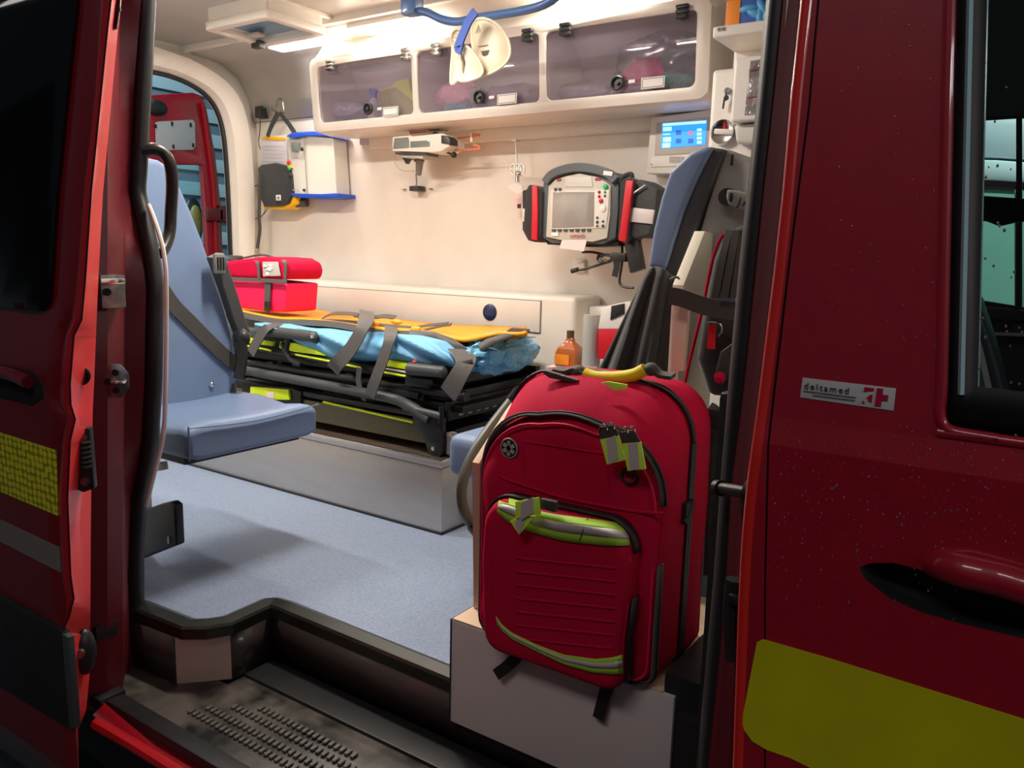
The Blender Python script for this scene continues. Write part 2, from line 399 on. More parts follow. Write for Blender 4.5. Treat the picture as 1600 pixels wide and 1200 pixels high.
# edge trim following the notch
et = [V((-1.80, 0.985, 0))] + fl[:-1] + [V((-0.45, ystep, 0))]
b = B()
n0 = []
for i, p in enumerate(et):
    d = (et[min(i + 1, len(et) - 1)] - et[max(i - 1, 0)]).normalized(); n0.append(V((d.y, -d.x, 0)))
b.grid([[p - n * 0.012 + V((0, 0, 0.003)), p + n * 0.002 + V((0, 0, 0.008)), p + n * 0.028 + V((0, 0, 0.002)), p + n * 0.032 + V((0, 0, -0.004)), p + n * 0.032 + V((0, 0, -0.028)), p + n * 0.02 + V((0, 0, -0.03))] for p, n in zip(et, n0)])
struct(b.obj('trim_1', edgetrim, angle=20))
# stairwell risers: dark panels and one pale metal corner plate
ZS = -0.142
def riser(nm, a, c, m, off=0.026):
    b = B(); b.grid([[a + V((0, 0, -0.028)), c + V((0, 0, -0.028))], [V((a.x, a.y, ZS)), V((c.x, c.y, ZS))]]); return b.obj(nm, m, solid=0.003)
ei = [p + n * 0.022 for p, n in zip(et, n0)]
struct(riser('trim_2', ei[0], V((ei[2].x - 0.02, ei[2].y - 0.012, 0)), riserm))
pa, pb = P(297, 992, Y=1.0), P(362, 992, Y=1.03)
pa = V((ei[2].x - 0.02, ei[2].y - 0.012, 0)); pb = V((ei[4].x + 0.0, ei[4].y + 0.004, 0))
b = B(); b.grid([[V((pa.x, pa.y, -0.028)), V((pb.x, pb.y, -0.028))], [V((pa.x, pa.y, ZS)), V((pb.x, pb.y, ZS))]])
struct(b.obj('trim_3', mat('pale_metal_plate', (0.55, 0.43, 0.36), 0.35, metal=0.3)))
struct(riser('trim_4', ei[4], ei[6], riserm)); struct(riser('trim_5', ei[6], ei[-1], riserm))
# stairwell inner ledge + step tread with moulded ribs
b = B(); b.bb(ei[6].x + 0.01, -0.47, ystep - 0.11, ystep - 0.026, ZS - 0.01, ZS + 0.008, 0.004); struct(b.obj('trim_6', blackp))
t = thing('entry_step', 'black moulded entry step with wet ribbed tread below the blue floor', 'step', (-1.1, 1.0, ZS))
b = B(); b.prism([V((-1.75, 0.86, ZS)), V((-0.40, 0.86, ZS)), V((-0.40, 1.17, ZS)), V((-1.47, 1.17, ZS)), V((-1.47, 1.05, ZS)), V((-1.75, 1.03, ZS))], (0, 0, -0.05), 0.004); b.obj('tread', treadm, t)
b = B(); b.bb(-1.78, -0.40, 0.845, 0.885, ZS - 0.16, ZS + 0.006, 0.006); b.obj('tread_lip', blackp, t)
proto = None
for rix, (yy, x0, x1) in enumerate(((0.925, -1.44, -0.8), (0.955, -1.42, -0.75), (0.99, -1.38, -0.9), (1.02, -1.33, -1.05))):
    x = x0
    while x < x1:
        if proto is None:
            b = B(); b.bb(x, x + 0.010, yy, yy + 0.017, ZS + 0.001, ZS + 0.006, 0.0015, 1); proto = b.obj('tread_rib', mat('worn_rib_grey', (0.13, 0.12, 0.105), 0.4, var=0.6, scale=12), t)
        else:
            c = proto.copy(); C.objects.link(c); c.location = (x + 0.005, yy + 0.0085, ZS + 0.001); c.parent = t; c.matrix_parent_inverse = proto.matrix_parent_inverse.copy()
        x += 0.0155
# ledge (boxed-in wheel arch) along the far wall
led = thing('side_ledge', 'cream boxed ledge along far wall behind the stretcher, with hatch panel', 'ledge', (-2.3, 2.6, 0))
b = B(); b.bb(XR, -1.42, 2.5, 2.70, 0, 0.695, 0.02, 3); b.obj('ledge_body', cream, led)
pl = [P(640, 455, Y=2.497), P(845, 466, Y=2.497), P(846, 520, Y=2.497), P(640, 503, Y=2.497)]
x0 = P(845, 466, Y=2.497).x; z1 = P(845, 466, Y=2.497).z; z0 = P(846, 520, Y=2.497).z
b = B(); b.bb(-3.1, x0, 2.492, 2.502, z0, z1 - 0.012, 0.002); hp = b.obj('hatch_panel', cream, led)
b = B(); b.bb(-3.1, x0 + 0.003, 2.4985, 2.5, z0 - 0.003, z1 - 0.009); b.obj('hatch_gap', seam, led)
c = P(765, 488, Y=2.49)
b = B(); b.lathe([(0.0, 0), (0.024, 0.0), (0.031, 0.004), (0.033, 0.010), (0.030, 0.012), (0.022, 0.007), (0.0, 0.006)], c - V((0, 0.006, 0)), (0, 1, 0)); b.obj('hatch_knob', navy, hp)
# wall behind the recess right of the ledge: low shelf box
b = B(); b.bb(-1.42, -0.9, 2.60, 2.70, 0, 0.66, 0.01); b.obj('recess_panel', cream2, led)
# bulkhead
b = B(); b.bb(XF, XF + 0.02, 1.0, 2.72, 0, 1.75); struct(b.obj('wall_front', cream2))
# near side interior lining, right of the sliding door and behind the left pillar (only seen from other angles)
b = B(); b.bb(XR, -1.80, 0.99, 1.01, 0, 1.52); struct(b.obj('wall_near', cream2))

# ceiling strip lights
for i, (x, y) in enumerate(STRIPS):
    lab = ['short ceiling strip light beside the roof hatch', 'long ceiling strip light left of the blue rail', 'ceiling strip light above the lockers, just out of frame', 'near side ceiling strip light over the left seat', 'near side ceiling strip light over the red backpack'][i]
    zc = 1.688 if y > 2 else 1.722
    t = thing('strip_light', lab, 'light', (x, y, zc), 'interior strip lights')
    b = B(); b.bb(x - 0.20, x + 0.20, y - 0.062, y + 0.062, zc, zc + 0.02, 0.006); b.obj('housing', cream2, t)
    b = B(); b.bb(x - 0.17, x + 0.17, y - 0.04, y + 0.04, zc - 0.008, zc + 0.006, 0.004); b.obj('diffuser', lampm, t)
# ceiling moulding bands
b = B(); b.bb(XR, XF, 2.30, 2.325, 1.70, 1.735, 0.008); struct(b.obj('trim_7', cream2))
b = B(); b.bb(-2.44, -2.42, 1.1, 2.30, 1.712, 1.735, 0.006); struct(b.obj('trim_8', cream2))
# roof hatch
q = [P(335, 42, Z=1.655), P(425, 12, Z=1.655), P(498, 44, Z=1.655), P(400, 78, Z=1.655)]
t = thing('roof_hatch', 'cream framed roof hatch with tilted blue pane beside the short strip light', 'hatch', (-2.95, 2.2, 1.65))
cx, cy_, cz_ = -2.60, 2.125, 1.66
b = B()
b.plate_holes(rrect(cx, cy_, 0.37, 0.29, 0.03), [rrect(cx, cy_, 0.30, 0.215, 0.02)], lambda a, c: V((a, c, cz_)))
b.obj('frame', cream2, t, solid=0.03, bevel=0.004)
b = B(); b.bb(cx - 0.155, cx + 0.155, cy_ - 0.11, cy_ + 0.11, cz_ + 0.015, cz_ + 0.02); b.obj('pane', mat('blue_hatch_pane', (0.10, 0.26, 0.42), 0.15, coat=0.5), t)
for s_ in (-1, 1):
    b = B(); b.bb(cx - 0.165, cx + 0.165, cy_ + s_ * 0.12 - 0.013, cy_ + s_ * 0.12 + 0.013, cz_ + 0.01, 1.73, 0.004); b.obj('side_wall', cream2, t)
    b = B(); b.bb(cx + s_ * 0.16 - 0.013, cx + s_ * 0.16 + 0.013, cy_ - 0.12, cy_ + 0.12, cz_ + 0.01, 1.73, 0.004); b.obj('side_wall', cream2, t)
c = P(403, 70, Z=1.64); b = B(); b.box(c, (0.05, 0.03, 0.03), bevel=0.006); b.obj('catch', darkg, t)
c = P(400, 55, Z=1.66); b = B(); b.box(c, (0.07, 0.04, 0.012), bevel=0.004); b.obj('crank_plate', greyface, t)

# ================================================================ VAN BODY (outside)
van = thing('van_body', 'dark red wet ambulance van body around the side door opening', 'van', (-1, 0.9, -0.4))
# B pillar + jamb on the right of the opening
rows = list(range(-60, 1321, 40))
edgeR = [(-60, 1268), (0, 1262), (150, 1246), (300, 1233), (420, 1220), (600, 1198), (680, 1187), (760, 1176), (850, 1168), (950, 1163), (1100, 1158), (1320, 1150)]
jambL = [(-60, 1240), (0, 1236), (150, 1222), (300, 1206), (400, 1196), (600, 1176), (760, 1156), (900, 1148), (1000, 1140), (1200, 1120), (1320, 1110)]
b = B()
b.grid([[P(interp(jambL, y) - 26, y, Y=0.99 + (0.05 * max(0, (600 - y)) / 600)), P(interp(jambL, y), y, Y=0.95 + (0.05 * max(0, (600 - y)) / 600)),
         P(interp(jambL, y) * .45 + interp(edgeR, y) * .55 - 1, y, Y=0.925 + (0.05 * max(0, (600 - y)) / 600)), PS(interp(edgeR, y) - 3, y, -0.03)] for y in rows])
b.obj('door_jamb', mat('shaded_jamb_red', (0.05, 0.002, 0.006), 0.85, spec=0.08), van, solid=0.004)  # jamb red darkened in the colour itself, as unlit paint
# rounded folded edge of the skin
prof = []
for y in rows:
    p = PS(interp(edgeR, y), y, -0.004); prof.append(p)
b = B(); b.tube(prof, 0.0070, 10, 2); b.obj('folded_edge', mat('edge_highlight_red', (0.62, 0.02, 0.015), 0.3, coat=0.6), van)  # brighter red puts the edge highlight into the colour
# skin between folded edge and cab door seam + cab door
seamR = [(-60, 1293), (0, 1287), (220, 1257), (420, 1232), (580, 1213), (680, 1202), (760, 1195)]
zz = [1.75, 1.6, 1.4, 1.2, 1.0, 0.85, 0.72, 0.68, 0.667, 0.655, 0.5, 0.3, 0.1, -0.1, -0.3, -0.5]
def px_at(tab, z, y0=0.82):
    # find image row whose skin point has height z
    lo, hi = -900.0, 2400.0
    for _ in range(40):
        m = (lo + hi) / 2
        if PS(interp(tab, m), m, 0, y0).z > z: lo = m
        else: hi = m
    return PS(interp(tab, lo), lo, 0, y0)
XE = [(z, px_at(edgeR, z).x) for z in zz]; XS = [(z, px_at(seamR, z).x) for z in zz]
xs_top = XS[0][1]; 
b = B(); b.grid([[V((xe, skin(z), z)), V(((xe + xs) / 2, skin(z), z)), V((xs - 0.0012, skin(z), z)), V((xs - 0.0012, skin(z) + 0.01, z))] for (z, xe), (_, xs) in zip(XE, XS)])
b.obj('side_panel', red, van)
b = B(); b.grid([[V((xs - 0.004, skin(z) + 0.006, z)), V((xs + 0.004, skin(z) + 0.006, z))] for z, xs in XS]); b.obj('door_gap', black, van)
XSf = lambda z: interp([(a, c) for a, c in reversed(XS)], z)
# cab door
cab = thing('cab_door', 'dark red rain-spotted cab door with black framed window and yellow reflective panel', 'door', (0.2, 0.83, -0.45))
XD = 0.95
low = [(XSf(z) + 0.0012, z) for z in (0.66, 0.5, 0.3, 0.1, -0.1, -0.3, -0.5)] + [(XD, -0.5), (XD, 0.66)]
hpx = [(1342, 887), (1360, 880), (1395, 879), (1450, 893), (1520, 915), (1600, 940), (1640, 955), (1640, 1015), (1600, 998), (1500, 974), (1440, 957), (1390, 935), (1352, 905)]
hp3 = [PS(x, y) for x, y in hpx]; hl = [(p.x, p.z) for p in hp3[:6]] + [(0.16, hp3[5].z - 0.025), (0.17, hp3[5].z - 0.06), (0.13, hp3[8].z - 0.01)] + [(p.x, p.z) for p in hp3[8:]]
b = B(); b.plate_holes(low, [hl], lambda a, c: V((a, 0.82, c))); b.obj('lower_skin', red, cab, solid=0.0)
b = B(); b.grid([[V((XSf(z) + 0.0012 if i == 0 else x, skin(z), z)) for i, x in enumerate((0, -0.1, 0.2, 0.5, XD))] for z in (0.688, 0.68, 0.667, 0.655)]); b.obj('belt_skin', red, cab)
# window opening outline
wl = [PS(x, y) for x, y in ((1486, -60), (1483, 0), (1478, 200), (1474, 400), (1470, 600), (1467, 640), (1471, 662), (1484, 674), (1510, 680), (1560, 688), (1600, 694))]
wz = wl[-1].z
slope = 0.0
def wx(z): return wl[1].x + (wl[4].x - wl[1].x) * (z - wl[1].z) / (wl[4].z - wl[1].z)
wpts = [(p.x, p.z) for p in wl] + [(XD - 0.1, wz + slope * 0.8 * (XD - 0.1)), (XD - 0.1, 1.62), (wx(1.62), 1.62)]
up = [(XSf(z) + 0.0012, z) for z in (1.75, 1.4, 1.2, 1.0, 0.85, 0.688)] + [(XD, 0.688), (XD, 1.75)]
b = B(); b.plate_holes(up, [wpts], lambda a, c: V((a, skin(c), c)))
b.obj('upper_skin', red, cab)
# rolled flange round the window (catches highlight), then rubber frame
fl_ = [V((a, skin(c) + 0.003, c)) for a, c in wpts]
b = B(); b.tube(fl_[:11] + [fl_[11]], 0.0058, 10, 3); b.obj('window_flange', red, cab)
b = B()
def shift(pt, d):  # towards the middle of the window
    cxw, czw = 0.4, 1.2
    return pt
inn = []
for i, (a, c) in enumerate(wpts):
    inn.append((a, c))
off1 = [(a + 0.006 if a < 0.3 else a - 0.006, max(c, wz - 0.003) if False else c + (0.006 if c < 0.9 else -0.006)) for a, c in inn]
off2 = [(a + 0.047 if a < -0.03 else a - 0.03, c) for a, c in inn]
glz = wz + 0.045
gl = [(wx(glz) + 0.029, glz), (XD - 0.13, glz - 0.02), (XD - 0.13, 1.59), (wx(1.59) + 0.029, 1.59)]
b = B(); b.plate_holes(wpts, [gl], lambda a, c: V((a, skin(c) + 0.012, c))); b.obj('window_rubber', mat('window_rubber_black', (0.006, 0.006, 0.007), 0.4), cab, solid=0.004)
b = B(); b.grid([[V((a + 0.0, skin(c) + 0.010, c)), V((a + 0.0028, skin(c) + 0.004, c)), V((a + 0.0056, skin(c) + 0.010, c))] for a, c in ((wx(1.59) + 0.013, 1.59), (wx(1.1) + 0.013, 1.1), (wx(0.73) + 0.013, 0.73))]); b.obj('window_channel', bluelight, cab)
b = B(); b.grid([[V((a, skin(c) + 0.012, c)), V((a + 0.003, skin(c) + 0.016, c))] for a, c in ((wx(1.59) + 0.027, 1.59), (wx(1.1) + 0.027, 1.1), (wx(0.73) + 0.027, 0.73))]); b.obj('glass_edge', mat('glass_edge_green', (0.25, 0.4, 0.38), 0.2), cab)
b = B(); b.plate_holes(gl, [], lambda a, c: V((a, skin(c) + 0.016, c))); b.obj('window_glass', winglass, cab)
# handle recess bowl and bar
b = B()
cxh = sum(p[0] for p in hl) / len(hl); czh = sum(p[1] for p in hl) / len(hl)
secs = []
for s_, d_ in ((1.0, 0.0), (0.96, 0.012), (0.86, 0.026), (0.6, 0.035)):
    secs.append([V((cxh + (a - cxh) * s_, 0.82 + d_, czh + (c - czh) * s_)) for a, c in hl])
vs_ = secs; b.grid([s_ + [s_[0]] for s_ in secs]); b.bm.faces.new([b.bm.verts.new(p) for p in secs[-1]]); b.obj('handle_recess', mat('recess_shadow_plastic', (0.012, 0.012, 0.013), 0.6), cab)
hb = [PS(x, y, 0.004) for x, y in ((1452, 884), (1500, 888), (1560, 902), (1600, 914), (1680, 938))]
b = B(); b.tube([hb[0] + V((0, 0.02, 0.0))] + [p + V((0, -0.004, 0.0)) for p in hb[1:]] + [hb[-1] + V((0.02, 0.03, 0))], 0.0165, 12, 6)
b.obj('door_handle', red, cab)
# yellow reflective film
yl = [(1180, 993), (1186, 993)]
tl = PS(1178, 993); tr_ = PS(1600, 1125); bl = PS(1157, 1140); br = PS(1280, 1200)
def zl(p, q, x): return p.z + (q.z - p.z) * (x - p.x) / (q.x - p.x)
r_ = 0.012
xl = (tl.x + bl.x) / 2
yp = [(tl.x + 0.004, tl.z - 0.006), (tl.x + 0.010, tl.z - 0.001)] + [(x, zl(tl, tr_, x) + 0.001) for x in (-0.15, 0.0, 0.3, 0.9)] + [(0.9, zl(bl, br, 0.5) - 0.01)] + [(x, zl(bl, br, x) - 0.004) for x in (0.2, 0.0, -0.12, -0.18)] + [(bl.x + 0.03, bl.z - 0.012), (bl.x + 0.014, bl.z - 0.008), (bl.x + 0.004, bl.z + 0.002), (bl.x + 0.001, bl.z + 0.012)]
b = B(); b.prism([V((a, 0.8188, c)) for a, c in yp], (0, 0.0011, 0)); b.obj('reflective_panel', yellowfilm, cab)
# maker's label
st = [PS(x, y, 0.001) for x, y in ((1254, 590), (1400, 607), (1396, 642), (1250, 621))]
b = B(); b.prism(st, (0, 0.001, 0), 0.0002); lab = b.obj('maker_label', whitelab, cab)
ux = (st[1] - st[0]).normalized(); uz = (st[0] - st[3]).normalized(); LW = (st[1] - st[0]).length; LH = (st[0] - st[3]).length
fr_ = V((0, -0.0009, 0))
ink = mat('dark_ink', (0.06, 0.055, 0.055), 0.5); redink = mat('crimson_print', (0.38, 0.005, 0.04), 0.4)
text_mesh('deltamed', LH * 0.44, st[3] + ux * LW * 0.03 + uz * LH * 0.48 + fr_, ux, uz, ink, 'label_lettering', lab, spacing=1.32)
b = B()
for r0, (a0, a1, hh) in enumerate(((0.03, 0.60, 0.31), (0.14, 0.60, 0.16))):
    a = a0
    while a < a1:
        w_ = random.uniform(0.008, 0.016); p = st[3] + ux * LW * a + uz * LH * hh + fr_
        b.prism([p, p + ux * LW * w_, p + ux * LW * w_ + uz * LH * 0.07, p + uz * LH * 0.07], (0, 0.0003, 0)); a += w_ + 0.006
b.obj('small_print', ink, lab)
def lp(a, c): return st[3] + ux * LW * a + uz * LH * c + fr_
b = B(); b.prism([lp(0.68, 0.66), lp(0.68, 0.9), lp(0.78, 0.9), lp(0.78, 0.76), lp(0.735, 0.74)], (0, 0.0004, 0)); b.prism([lp(0.775, 0.20), lp(0.745, 0.24), lp(0.72, 0.40), lp(0.745, 0.55), lp(0.775, 0.60)], (0, 0.0004, 0))
b.prism([lp(0.68, 0.10), lp(0.68, 0.26), lp(0.71, 0.13)], (0, 0.0004, 0))
b.prism([lp(0.81, 0.06), lp(0.81, 0.92), lp(0.875, 0.92), lp(0.875, 0.64), lp(0.935, 0.64), lp(0.935, 0.36), lp(0.875, 0.36), lp(0.875, 0.06)], (0, 0.0004, 0)); b.obj('label_emblem', redink, lab)
# rain drops on the door (nobody could count them)
b = B()
for _ in range(430):
    if random.random() < 0.75: px, py = random.uniform(1205, 1595), random.triangular(640, 1000, 720)
    else: px, py = random.uniform(1290, 1465), random.uniform(20, 640)
    p = PS(px, py); rr = random.choice((0.0006, 0.0008, 0.0011)) * random.uniform(0.7, 1.1)
    if p.z < 0.35 and random.random() < 0.5: continue
    b.sphere(p, (rr, rr * 0.6, rr * random.uniform(1.0, 1.5)), 6, 4)
o = b.obj('rain_drops', dropm, cab); o['kind'] = 'stuff'
b = B()
for _ in range(26):
    p = PS(random.uniform(1530, 1598), random.uniform(60, 600), -0.015); rr = random.uniform(0.0008, 0.0016)
    b.sphere(p, (rr, rr * 0.5, rr * 1.2), 6, 4)
o = b.obj('glass_drops', dropm, cab); o['kind'] = 'stuff'

# B pillar: rubber seal, latch parts
sealR = [(-60, 1228), (0, 1222), (150, 1208), (300, 1192), (400, 1181), (600, 1163), (760, 1150), (900, 1140), (1000, 1131), (1200, 1113), (1320, 1103)]
b = B(); b.tube([P(interp(sealR, y), y, Y=0.985 + 0.05 * max(0, (600 - y)) / 600) for y in rows[::2]], 0.0185, 12, 3); b.obj('door_seal', black, van)
b = B(); b.grid([[P(interp(sealR, y) - 24, y, Y=1.03 + 0.05 * max(0, (600 - y)) / 600), P(interp(sealR, y) - 14, y, Y=1.02 + 0.05 * max(0, (600 - y)) / 600)] for y in rows]); b.obj('seal_lip', mat('thin_dark_lip', (0.05, 0.045, 0.04), 0.4), van, solid=0.002)
b = B(); b.cyl(P(1127, 763, Y=0.93), P(1172, 770, Y=0.90), 0.0075, n=14); b.cyl(P(1120, 762, Y=0.935), P(1127, 763, Y=0.93), 0.010, n=14); b.obj('striker_pin', blackm, van)
b = B(); b.disc(P(1173, 770, Y=0.895), (1, -0.2, 0), 0.017, 0.006); b.obj('striker_plate', blackp, van)
b = B(); b.tube([P(x, y, Y=0.90) for x, y in ((1147, 905), (1142, 960), (1145, 1030))], 0.010, 8, 4); b.box(P(1150, 936, Y=0.89), (0.016, 0.012, 0.012), bevel=0.003); b.obj('lower_latch', blackp, van)
# black panels standing in for the dark interior behind the backpack
b = B(); b.bb(-0.385, -0.27, 1.10, 1.16, -0.15, 0.66, 0.01); b.obj('dark_interior_fill', blackp, van)
b = B(); b.bb(-0.425, -0.27, 1.12, 1.15, -0.16, 0.13, 0.004); b.obj('dark_step_fill', blackp, van)

# C pillar on the left
dl = [(-60, 226), (0, 222), (150, 210), (300, 203), (350, 211), (400, 224), (450, 230), (600, 227), (700, 221), (780, 206), (900, 202), (1000, 205), (1080, 212), (1200, 222)]
seL = [(-60, 234), (0, 231), (150, 223), (300, 215), (340, 224), (400, 237), (450, 243), (600, 240), (700, 234), (780, 217), (850, 212), (950, 212), (1080, 218), (1130, 226)]
rl = list(range(-60, 1111, 30))
tum = lambda y: 0.085 * max(0, (560 - y)) / 560 * 0.9
b = B()
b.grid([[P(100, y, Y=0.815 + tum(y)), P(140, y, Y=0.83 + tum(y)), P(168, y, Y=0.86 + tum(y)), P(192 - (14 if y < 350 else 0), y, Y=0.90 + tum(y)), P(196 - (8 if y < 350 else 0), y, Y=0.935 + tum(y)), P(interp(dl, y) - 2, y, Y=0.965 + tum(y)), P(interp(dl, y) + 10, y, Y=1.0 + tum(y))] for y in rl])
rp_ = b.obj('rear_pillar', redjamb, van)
b = B(); b.tube([P(interp(seL, y), y, Y=0.985 + tum(y)) for y in rl], 0.0165, 12, 3); b.obj('door_seal', black, van)
b = B(); b.tube([P(interp(seL, y) + 10, y, Y=1.0 + tum(y)) for y in rl], 0.005, 8, 3); b.obj('seal_lip', black, van)
tb = [(320, 232), (340, 240), (370, 250), (400, 256.5), (450, 260), (600, 259), (680, 255), (740, 241), (790, 229)]
b = B(); b.tube([P(x, y, Y=0.985 + tum(y)) for y, x in tb], 0.0050, 8, 5); b.obj('cream_edge_strip', cream2, van)
# striker
c = hit([rp_], 182, 594, 0.004)
yd = V((-0.55, 0.83, 0)).normalized(); nrm = V((0.83, 0.0, 0)).normalized()
nrm = V((0.80, -0.55, 0.0)).normalized(); side = V((0.55, 0.80, 0)).normalized()
oc = [c + nrm * 0.006 + side * (0.026 * math.cos(a)) * (1 if abs(math.cos(a)) > .5 else 1) + V((0, 0, 0.037 * math.sin(a))) for a in [math.radians(22.5 + 45 * k) for k in range(8)]]
b = B(); b.prism(oc, nrm * 0.007, 0.0015); pl_ = b.obj('striker_plate', steelw, van)
b = B()
for s_ in (-1, 1): b.disc(c + nrm * 0.015 + V((0, 0, 0.018 * s_)), nrm, 0.007, 0.005, 12)
b.disc(c + nrm * 0.015 - side * 0.014, nrm, 0.007, 0.005, 12); b.obj('bolt', blackm, pl_)
b = B(); b.tube([c + nrm * 0.012 - side * 0.010, c + nrm * 0.030 - side * 0.006, c + nrm * 0.030 + side * 0.014, c + nrm * 0.012 + side * 0.018], 0.0035, 8, 5); b.obj('striker_loop', chrome, pl_)
# upper latch catch
c = hit([rp_], 168, 455, 0.0)
b = B(); b.box(c, (0.045, 0.05, 0.065), bevel=0.003); kk = b.obj('guide_catch', steelw, van)
b = B(); b.box(c + V((0.022, -0.014, 0.022)), (0.05, 0.05, 0.012), bevel=0.002); b.obj('catch_bar', chrome, kk)
c2 = c + V((0.028, -0.016, 0.0)); b = B(); b.disc(c2, (0.8, -0.6, 0), 0.0075, 0.004, 14); b.obj('bolt_hole', blackp, kk)
# sill below the opening
b = B()
b.grid([[P(145, 1118, Y=0.80), P(300, 1235, Y=0.80), V((XF, 0.80, P(300, 1235, Y=0.8).z - 0.01))],
        [P(163, 1100, Y=0.83), V((-1.3, 0.83, -0.172)), V((XF, 0.83, -0.172))], [V((-1.66, 0.845, -0.158)), V((-1.3, 0.845, -0.158)), V((XF, 0.845, -0.158))]])
b.obj('sill', mat('sill_red_paint', (0.26, 0.004, 0.012), 0.35, coat=0.5), van, solid=0.004, angle=60)
b = B(); b.tube([P(150, 1130, Y=0.79), P(210, 1165, Y=0.795), P(300, 1222, Y=0.795), V((-1.0, 0.795, P(300, 1222, Y=0.795).z)), V((XF, 0.795, P(300, 1222, Y=0.795).z))], 0.012, 8, 4); b.obj('sill_edge', redhem, van)
b = B(); b.bb(-3.4, 1.0, 0.95, 2.75, -0.45, -0.30); b.obj('underbody', blackm, van)
b = B(); b.bb(-1.80, -0.3, 0.86, 1.25, -0.31, -0.19); b.obj('step_well', blackm, van)

# sliding door, slid back
def PD(px, py, off=0.0): return PS(px, py, off, 0.69)
sd = thing('sliding_door', 'dark red sliding side door slid back, with bright red front edge', 'door', (-1.9, 0.72, -0.45))
aT = [(-60, 161), (0, 158), (150, 147), (300, 130), (380, 124), (430, 120), (500, 113), (522, 104), (560, 98), (600, 95), (632, 94), (652, 105), (700, 97), (780, 92), (900, 96), (940, 103), (968, 103), (988, 99)]
bT = [(-60, 178), (0, 174), (50, 168), (300, 143), (450, 133), (500, 128), (525, 116), (600, 110), (632, 111), (655, 118), (690, 110), (780, 106), (900, 111), (935, 116), (965, 108), (986, 98), (992, 104), (1060, 109), (1110, 114), (1140, 119), (1200, 122)]
cT = [(-60, 192), (0, 190), (50, 184), (300, 161), (450, 153), (600, 147), (640, 145), (800, 142), (1000, 141), (1100, 139), (1125, 128), (1145, 120), (1200, 123)]
ry = [-60, 0, 50, 150, 225, 300, 380, 430, 470, 500, 512, 525, 560, 600, 620, 632, 643, 655, 690, 740, 780, 850, 900, 935, 950, 965, 986, 992, 1020, 1060, 1110, 1140, 1200]
b = B()
b.grid([[PD(interp(bT, y), y, -0.004), PD(interp(cT, y), y, -0.085), PD(interp(cT, y) - 2, y, -0.10)] for y in ry]); b.obj('front_edge', redvivid, sd, angle=25)
b = B(); b.grid([[PD(interp(bT, y) - 2.5, y, 0.0045), PD(interp(bT, y) + 0.8, y, 0.0045)] for y in ry if y <= 992]); b.obj('hem_groove', mat('groove_dark_red', (0.03, 0.003, 0.005), 0.6), sd)
b = B(); b.grid([[PD(interp(aT, y), y, 0.0), PD((interp(aT, y) * .6 + interp(bT, y) * .4), y, 0.004), PD(interp(bT, y) - 1.5, y, 0.001), PD(interp(bT, y) - 1, y, -0.008)] for y in ry if y <= 992]); b.obj('hem', redhem, sd, solid=0.003)
XB = -2.9
outer_z = [y for y in ry]
def edgex(y): return PD(interp(aT, y) + 1 if y <= 988 else interp(bT, y) - 1, y)
rows_ = []
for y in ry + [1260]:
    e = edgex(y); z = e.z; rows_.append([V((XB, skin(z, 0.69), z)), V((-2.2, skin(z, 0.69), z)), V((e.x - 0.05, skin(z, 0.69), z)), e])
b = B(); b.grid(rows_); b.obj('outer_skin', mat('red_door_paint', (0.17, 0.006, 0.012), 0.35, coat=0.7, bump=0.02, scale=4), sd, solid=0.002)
# tinted window
wq = [PD(x, y, 0.003) for x, y in ((128, -60), (124, 0), (108, 150), (93, 300), (85, 420), (82, 462), (76, 480), (62, 486), (40, 484), (0, 478))]
lz = wq[-1].z
wq2 = wq + [V((XB, skin(lz, 0.69) - 0.003, lz)), V((XB, skin(wq[0].z, 0.69) - 0.003, wq[0].z))]
b = B()
b.plate_holes([(p.x, p.z) for p in wq2], [], lambda a, c: V((a, skin(c, 0.69) - 0.007, c))); b.obj('tinted_window', privacy, sd, solid=0.002)
def band(name, m, tl_, bl_, tr2, br2, off=0.002):
    p1, p2, p3, p4 = PD(*tl_, off), PD(*tr2, off), PD(*br2, off), PD(*bl_, off)
    k = (p2.z - p1.z) / (p2.x - p1.x); k2 = (p3.z - p4.z) / (p3.x - p4.x)
    q1 = V((XB, p1.y, p1.z + k * (XB - p1.x))); q4 = V((XB, p4.y, p4.z + k2 * (XB - p4.x)))
    b = B(); b.prism([q1, p1, p2, p3, p4, q4], (0, 0.0015, 0)); return b.obj(name, m, sd)
band('reflective_panel', honey, (0, 676), (0, 768), (88, 704), (90, 806))
band('grey_stripe', greystripe, (0, 812), (0, 846), (93, 856), (95, 895))
g1 = PD(0, 934, 0.012); g2 = PD(98, 988, 0.012); g3 = PD(112, 1142, 0.012); g4 = PD(0, 1075, 0.012)
b = B(); b.prism([V((XB, g1.y, g1.z + 0.02)), g1, g2, g3, g4, V((XB, g4.y, g4.z))], (0, 0.014, 0), 0.004); b.obj('black_protection_strip', blackp, sd)
g = [PD(x, y, 0.013) for x, y in ((96, 990), (106, 996), (117, 1138), (108, 1142))]
b = B(); b.prism(g, (0, 0.012, 0), 0.002); b.obj('protection_strip_end', darkg, sd)
hh = [PD(x, y, 0.002) for x, y in ((-90, 560), (-30, 566), (20, 573), (52, 582), (66, 600), (68, 622), (50, 634), (0, 622), (-90, 600))]
b = B(); b.prism(hh, (0, 0.003, 0), 0.001); b.obj('handle_recess', mat('door_recess_black', (0.01, 0.01, 0.011), 0.6), sd)
b = B(); b.tube([PD(x, y, 0.012) for x, y in ((-80, 572), (-20, 578), (20, 586), (44, 597))], 0.012, 8, 4); b.obj('door_handle', mat('red_door_paint', (0, 0, 0)), sd)
